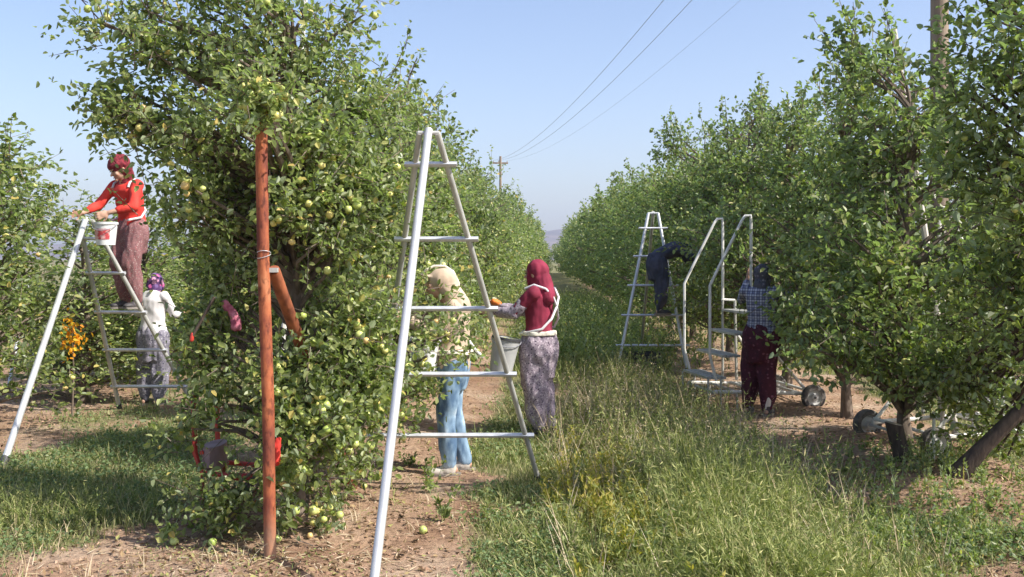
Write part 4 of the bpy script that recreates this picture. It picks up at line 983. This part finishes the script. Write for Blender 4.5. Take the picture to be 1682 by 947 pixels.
# ground cover: small leaves lying low
X, Y, rng = view_scatter(120000, (4.2, 13), 1.5, 23)
k_ = rng.random(len(X)) < np.clip(cover(X, Y) * 1.2 - .15, 0, 1) * (vnoise(X * 1.5 + 9, Y * 1.5) > .35); X, Y = X[k_], Y[k_]; n_ = len(X)
P = np.stack([X, Y, gz(X, Y) + rng.uniform(.005, .07, n_)], -1)
L = rng.uniform(.012, .026, n_) * (1 + Y / 16)
Vc, Fc = leaf_arrays(P, unit(rdir(rng, n_) * np.array([1, 1, .5])), unit(rdir(rng, n_) * .6 + np.array([0, 0, 1])), L, L * .7, .15, False)
me = np_mesh("ground_cover", Vc, Fc); me.materials.append(M['clover']); tag(link("ground_cover", me), "low leafy green plants spreading over the soil", "ground cover", kind='stuff')

def weeds(name, X, Y, Hh, rng, mat, label, nst=(2, 5), leaf=.035, lps=18, wr=.22, splay=.35):
    """branched stems carrying narrow leaves"""
    Ps = []; Ds = []; Ls = []; stems = MB(); sv_ = []; sf = []; c = 0
    for x, y, hh in zip(X, Y, Hh):
        z = gzf(x, y) - .01
        for s in range(rng.integers(*nst)):
            a = rng.random() * 6.283; ln = splay * rng.uniform(.2, 1.2); d = np.array([math.cos(a) * ln, math.sin(a) * ln, 1.0]); d /= np.linalg.norm(d)
            L_ = hh * rng.uniform(.6, 1.1); side = np.array([-math.sin(a), math.cos(a), 0]) * .0022; bend = np.array([math.cos(a), math.sin(a), -.3]) * L_ * .12
            b0 = np.array([x, y, z]) + rng.normal(size=3) * np.array([.02, .02, 0]); m1 = b0 + d * L_ * .5; t1 = b0 + d * L_ + bend
            sv_ += [b0 - side, b0 + side, m1 + side, m1 - side, t1]; sf += [(c, c + 1, c + 2), (c, c + 2, c + 3), (c + 3, c + 2, c + 4)]; c += 5
            tt = rng.uniform(.12, 1, lps); P = np.where(tt[:, None] < .5, b0 + d * L_ * tt[:, None], m1 + (t1 - m1) * ((tt[:, None] - .5) * 2))
            D = rdir(rng, lps) * .9 + d * .7; Ps.append(P); Ds.append(D); Ls.append(leaf * rng.uniform(.5, 1.3, lps) * (1.15 - .5 * tt))
    P = np.concatenate(Ps); D = np.concatenate(Ds); L = np.concatenate(Ls); n_ = len(P)
    Vw, Fw = leaf_arrays(P, D, unit(rdir(rng, n_) + np.array([0, 0, .8])), L, L * wr, .1, False)
    Fa = np.concatenate([Fw, np.array(sf) + len(Vw)]); Va = np.concatenate([Vw, np.array(sv_)])
    me = np_mesh(name, Va, Fa); me.materials.append(mat); return tag(link(name, me), label, "weeds", kind='stuff')
def tufts(name, X, Y, Hh, nb, rng, mat, label, wd=.006):
    """clumps of arching grass leaves, each a curved ribbon"""
    n = len(X) * nb; cx = np.repeat(X, nb) + rng.normal(size=n) * .035; cy = np.repeat(Y, nb) + rng.normal(size=n) * .035; L = np.repeat(Hh, nb) * rng.uniform(.5, 1.25, n)
    a = rng.random(n) * 6.283; out_ = np.stack([np.cos(a), np.sin(a), np.zeros(n)], -1); side = np.stack([-np.sin(a), np.cos(a), np.zeros(n)], -1)
    el = rng.uniform(.75, 1.5, n); dr = rng.uniform(.4, 1.6, n); p = np.stack([cx, cy, gz(cx, cy) - .005], -1); k = 5; w_ = wd * rng.uniform(.6, 1.3, n); vs = []
    for i in range(k):
        ww = (w_ * (1 - (i / (k - 1)) ** 1.5) + .0006)[:, None]; vs += [p - side * ww / 2, p + side * ww / 2]
        e_ = el - dr * (i / (k - 1)) ** 1.3; p = p + (out_ * np.cos(e_)[:, None] + np.array([0, 0, 1]) * np.sin(e_)[:, None]) * (L / (k - 1))[:, None]
    V = np.stack(vs, 1).reshape(-1, 3); b_ = np.arange(n)[:, None] * 2 * k
    F_ = np.concatenate([b_ + np.array([2 * i, 2 * i + 1, 2 * i + 3, 2 * i + 2]) for i in range(k - 1)])
    me = np_mesh(name, V, F_); me.materials.append(mat); return tag(link(name, me), label, "grass", kind='stuff')
X, Y, rng = view_scatter(8000, (4.3, 15), 1.5, 71)
k_ = rng.random(len(X)) < (cover(X, Y) ** 2) * (vnoise(X * 1.7 + 3, Y * 1.7) > .4) * .75; X, Y = X[k_], Y[k_]
tufts("grass_tufts", X, Y, rng.uniform(.07, .16, len(X)) * (1 + 1.0 * tallness(X, Y)), 11, rng, M['weed'], "arching yellow green grass tufts in the lane")
X, Y, rng = view_scatter(26000, (4.3, 15), 1.5, 73)
k_ = (vnoise(X * 2.6 + 12, Y * 2.6) + .5 * vnoise(X * 9, Y * 9)) > .92; X, Y = X[k_], Y[k_]; n_ = len(X)
P = np.stack([X, Y, gz(X, Y) + rng.uniform(.003, .035, n_)], -1); L = rng.uniform(.012, .03, n_)
Vc, Fc = leaf_arrays(P, unit(rdir(rng, n_) * np.array([1, 1, .6])), unit(rdir(rng, n_) * .6 + np.array([0, 0, 1])), L, L * .4, .1, False)
me = np_mesh("sparse_seedlings", Vc, Fc); me.materials.append(M['weed']); tag(link("sparse_seedlings", me), "sparse small seedlings dotted over the bare soil", "seedlings", kind='stuff')
X, Y, rng = view_scatter(5000, (4.3, 13), 1.5, 72)
k_ = rng.random(len(X)) < (.25 * cover(X, Y) + .08) * (vnoise(X * 1.1 + 30, Y * 1.1) > .45); X, Y = X[k_], Y[k_]
tufts("dry_grass_tufts", X, Y, rng.uniform(.06, .17, len(X)), 9, rng, M['straw'], "dry straw coloured grass tufts among the green", .004)
X, Y, rng = view_scatter(30000, (4.4, 26), 1.5, 31)
k_ = rng.random(len(X)) < tallness(X, Y) * (.2 + .9 * (vnoise(X * 2.2 + 5, Y * 2.2) > .42)) * .8; X, Y = X[k_], Y[k_]
k2 = X > -1.5; X, Y = X[k2], Y[k2]
Hh = rng.uniform(.16, .50, len(X)) * (.6 + .7 * tallness(X, Y)) * (.55 + .9 * vnoise(X * 1.6 + 50, Y * 1.6))
weeds("tall_weeds", X, Y, Hh, rng, M['weed'], "tall thin yellow green weeds filling the grass lane", leaf=.06, lps=18, wr=.13, splay=.9)
rng = np.random.default_rng(32)
X = rng.normal(.66, .20, 120); Y = rng.normal(6.3, .95, 120)
weeds("yellow_weeds", X, Y, rng.uniform(.15, .36, 120), rng, M['weed_yellow'], "clump of yellowing weeds at the lane edge, right of the front ladder", leaf=.055, wr=.35)
X = rng.normal(-2.95, .45, 130); Y = rng.normal(6.35, .28, 130)
weeds("pale_weeds", X, Y, rng.uniform(.10, .30, 130), rng, M['weed'], "pale spiky weeds in the lower left corner")
X = np.concatenate([rng.normal(2.9, .5, 90), rng.normal(2.3, .5, 90), rng.normal(3.2, .3, 60), rng.normal(2.3, .4, 60)]); Y = np.concatenate([rng.normal(6.6, .6, 90), rng.normal(5.6, .4, 90), rng.normal(7.75, .3, 60), rng.normal(7.6, .6, 60)])
weeds("leafy_weeds", X, Y, rng.uniform(.08, .26, 300), rng, M['leaf'], "dark leafy weeds in the shade under the right row", leaf=.035, wr=.5, lps=14)
X = rng.normal(1.25, .38, 420); Y = rng.uniform(7.2, 13.5, 420)
weeds("dry_stalks", X, Y, rng.uniform(.2, .62, 420), rng, M['straw'], "dry straw coloured stalks beside the distant ladder", leaf=.035, lps=10, splay=.6)
X = rng.normal(1.2, .4, 420); Y = rng.uniform(7, 13, 420)
weeds("olive_weeds", X, Y, rng.uniform(.2, .60, 420), rng, M['weed'], "tall olive weeds in the lane in front of the distant ladder", leaf=.05, lps=18, splay=.6)
rng = np.random.default_rng(77); X = np.concatenate([rng.normal(1.45, .35, 70), rng.normal(.95, .25, 40), rng.normal(1.3, .4, 40)]); Y = np.concatenate([rng.normal(6.5, .35, 70), rng.normal(5.6, .35, 40), rng.normal(8.2, .8, 40)])
weeds("broad_leaf_weeds", X, Y, rng.uniform(.12, .34, 150), rng, M['leaf'], "dark green broad leaved weeds in the middle of the grass lane", leaf=.055, wr=.4, lps=14)
X = rng.uniform(.25, 2.2, 420); Y = rng.uniform(4.8, 11, 420)
weeds("dry_stems", X, Y, rng.uniform(.2, .62, 420), rng, M['straw'], "bare dry stems standing between the green weeds", leaf=.02, lps=5, splay=.7)
X = np.array([-1.9, -1.1, -.55, -.4, -1.05, -1.3]); Y = np.array([5.75, 5.9, 7.0, 6.3, 6.1, 5.8])
weeds("apple_suckers", X, Y, np.full(6, .30), rng, M['leaf'], "leafy suckers sprouting from the soil round the largest tree", nst=(5, 8), leaf=.05, wr=.55, lps=14)
rng = np.random.default_rng(88); Y = rng.uniform(14, 34, 520); X = SLOPE * Y + rng.normal(.75, .75, 520)
weeds("lane_thicket", X, Y, rng.uniform(.25, .8, 520), rng, M['leaf'], "leafy green weeds closing off the lane in the middle distance", leaf=.085, wr=.4, lps=16, nst=(3, 6))
rng = np.random.default_rng(89); X = rng.uniform(-3.6, 2.6, 260); Y = rng.uniform(4.8, 9.5, 260); k_ = rng.random(260) < cover(X, Y); X, Y = X[k_], Y[k_]
weeds("creeping_weeds", X, Y, rng.uniform(.06, .16, len(X)), rng, M['leaf_dark'], "coarse low dark green weeds in clumps through the grass", leaf=.04, wr=.5, lps=12, nst=(5, 9), splay=1.6)
# orange leaved plant under the left row
oc = at(118, 556, 10.5)
t = empty("orange_leaved_plant", (oc.x, 10.5, 0), 0, "plant with bright orange and yellow leaves under the far left row", "plant")
MB().tube([(0, 0, -.03), (.02, 0, .45), (.0, 0, .95)], [.012, .009, .004], 6).build("stem", M['bark'], t)
rng = np.random.default_rng(41); n_ = 120
P = np.array([0, 0, .82]) + rng.normal(size=(n_, 3)) * np.array([.06, .06, .09]) + np.array([.25, 0, 1]) * rng.normal(size=(n_, 1)) * .06; L = rng.uniform(.035, .06, n_)
Vc, Fc = leaf_arrays(P, rdir(rng, n_), rdir(rng, n_) + np.array([0, 0, .5]), L, L * .6, .2, True); me = np_mesh("leaves", Vc, Fc); me.materials.append(M['orange_leaf']); link("leaves", me, None, t)

# soil clods and straw litter
def clods(name, n, seed, mat, smin, smax, label, cat, bare=True):
    X, Y, rng = view_scatter(n, (4.3, 15), 1.5, seed)
    if bare: k_ = rng.random(len(X)) < np.clip(1 - cover(X, Y) * 1.5, 0, 1); X, Y = X[k_], Y[k_]
    n = len(X); base = np.array([(1, 0, 0), (-1, 0, 0), (0, 1, 0), (0, -1, 0), (0, 0, 1), (0, 0, -1)], float)
    fc = np.array([(0, 2, 4), (2, 1, 4), (1, 3, 4), (3, 0, 4), (2, 0, 5), (1, 2, 5), (3, 1, 5), (0, 3, 5)])
    s = smin + (smax - smin) * rng.random(n) ** 3
    V = base[None] * rng.uniform(.6, 1.3, (n, 6, 1)) * s[:, None, None] * np.array([1, 1, .65]) + rng.normal(size=(n, 6, 3)) * (s * .2)[:, None, None]
    V = V + np.stack([X, Y, gz(X, Y) + s * .2], -1)[:, None]
    me = np_mesh(name, V.reshape(-1, 3), (np.arange(n)[:, None, None] * 6 + fc[None]).reshape(-1, 3), False); me.materials.append(mat)
    tag(link(name, me), label, cat, kind='stuff')
clods("soil_clods", 26000, 51, surf_mat("soil_clod", (.25, .14, .085), (.46, .32, .22), 6, .95, 0, .2), .003, .017, "small crumbled clods of orange brown soil", "soil clods")
X, Y, rng = view_scatter(26000, (4.3, 14), 1.5, 52)
sel = np.exp(-((X + 1.25) / .7) ** 2 - ((Y - 5.55) / .3) ** 2); k_ = rng.random(len(X)) < .22 + sel; X, Y = X[k_], Y[k_]; n_ = len(X)
P = np.stack([X, Y, gz(X, Y) + rng.uniform(.004, .02, n_)], -1); L = rng.uniform(.03, .11, n_)
Vc, Fc = leaf_arrays(P, unit(rdir(rng, n_) * np.array([1, 1, .12])), unit(rdir(rng, n_) * .3 + np.array([0, 0, 1])), L, L * .06 + .003, .05, False)
me = np_mesh("straw_litter", Vc, Fc); me.materials.append(M['straw']); tag(link("straw_litter", me), "pale dry straw and dead stems scattered on the soil", "straw", kind='stuff')
# withered leaves under the rows
X, Y, rng = view_scatter(30000, (4.3, 20), 1.4, 91)
d_, u_ = rowdist(X, Y); k_ = rng.random(len(X)) < .75 * np.exp(-(d_ / .9) ** 2) + .05; X, Y = X[k_], Y[k_]; n_ = len(X)
P = np.stack([X, Y, gz(X, Y) + rng.uniform(.003, .02, n_)], -1); L = rng.uniform(.025, .05, n_)
Vc, Fc = leaf_arrays(P, unit(rdir(rng, n_) * np.array([1, 1, .3])), unit(rdir(rng, n_) * .6 + np.array([0, 0, 1])), L, L * .55, rng.uniform(-.4, .5, (n_, 1)), False)
me = np_mesh("leaf_litter", Vc, Fc); me.materials.append(leaf_mat("withered_leaf", [(0, (.10, .06, .035)), (.5, (.22, .14, .08)), (.85, (.36, .26, .14)), (1, (.30, .32, .10))], None, .1, .8, .2)); tag(link("leaf_litter", me), "brown withered leaves lying under the tree rows", "leaf litter", kind='stuff')
# fallen apples
rng = np.random.default_rng(61)
for i in range(16):
    x, y = rng.uniform(-1.9, -.5), rng.uniform(5.5, 7.4)
    o = link("fallen_apple", APPLE); o.location = (x, y, gzf(x, y) + .02); o.rotation_euler = (rng.random() * 6, rng.random() * 6, 0)
    tag(o, "fallen apple lying on the soil under the largest tree", "apple", "fallen apples under the largest tree")

# ------------------------------------------------------------------ haze
hz = MB().box((-3200, -60, -4), (3200, 3400, 150)).build("haze", bpy.data.materials.new("haze_air"), smooth=False)
hm = hz.data.materials[0]; hm.use_nodes = True; hn = hm.node_tree; hn.nodes.clear()
ho = hn.nodes.new("ShaderNodeOutputMaterial"); pv = hn.nodes.new("ShaderNodeVolumePrincipled")
pv.inputs['Color'].default_value = (.70, .80, 1.0, 1); pv.inputs['Density'].default_value = .00028; pv.inputs['Anisotropy'].default_value = .2
hn.links.new(pv.outputs[0], ho.inputs['Volume']); hz['kind'] = 'stuff'; hz['label'] = "pale blue haze in the air over the orchard"; hz['category'] = "haze"
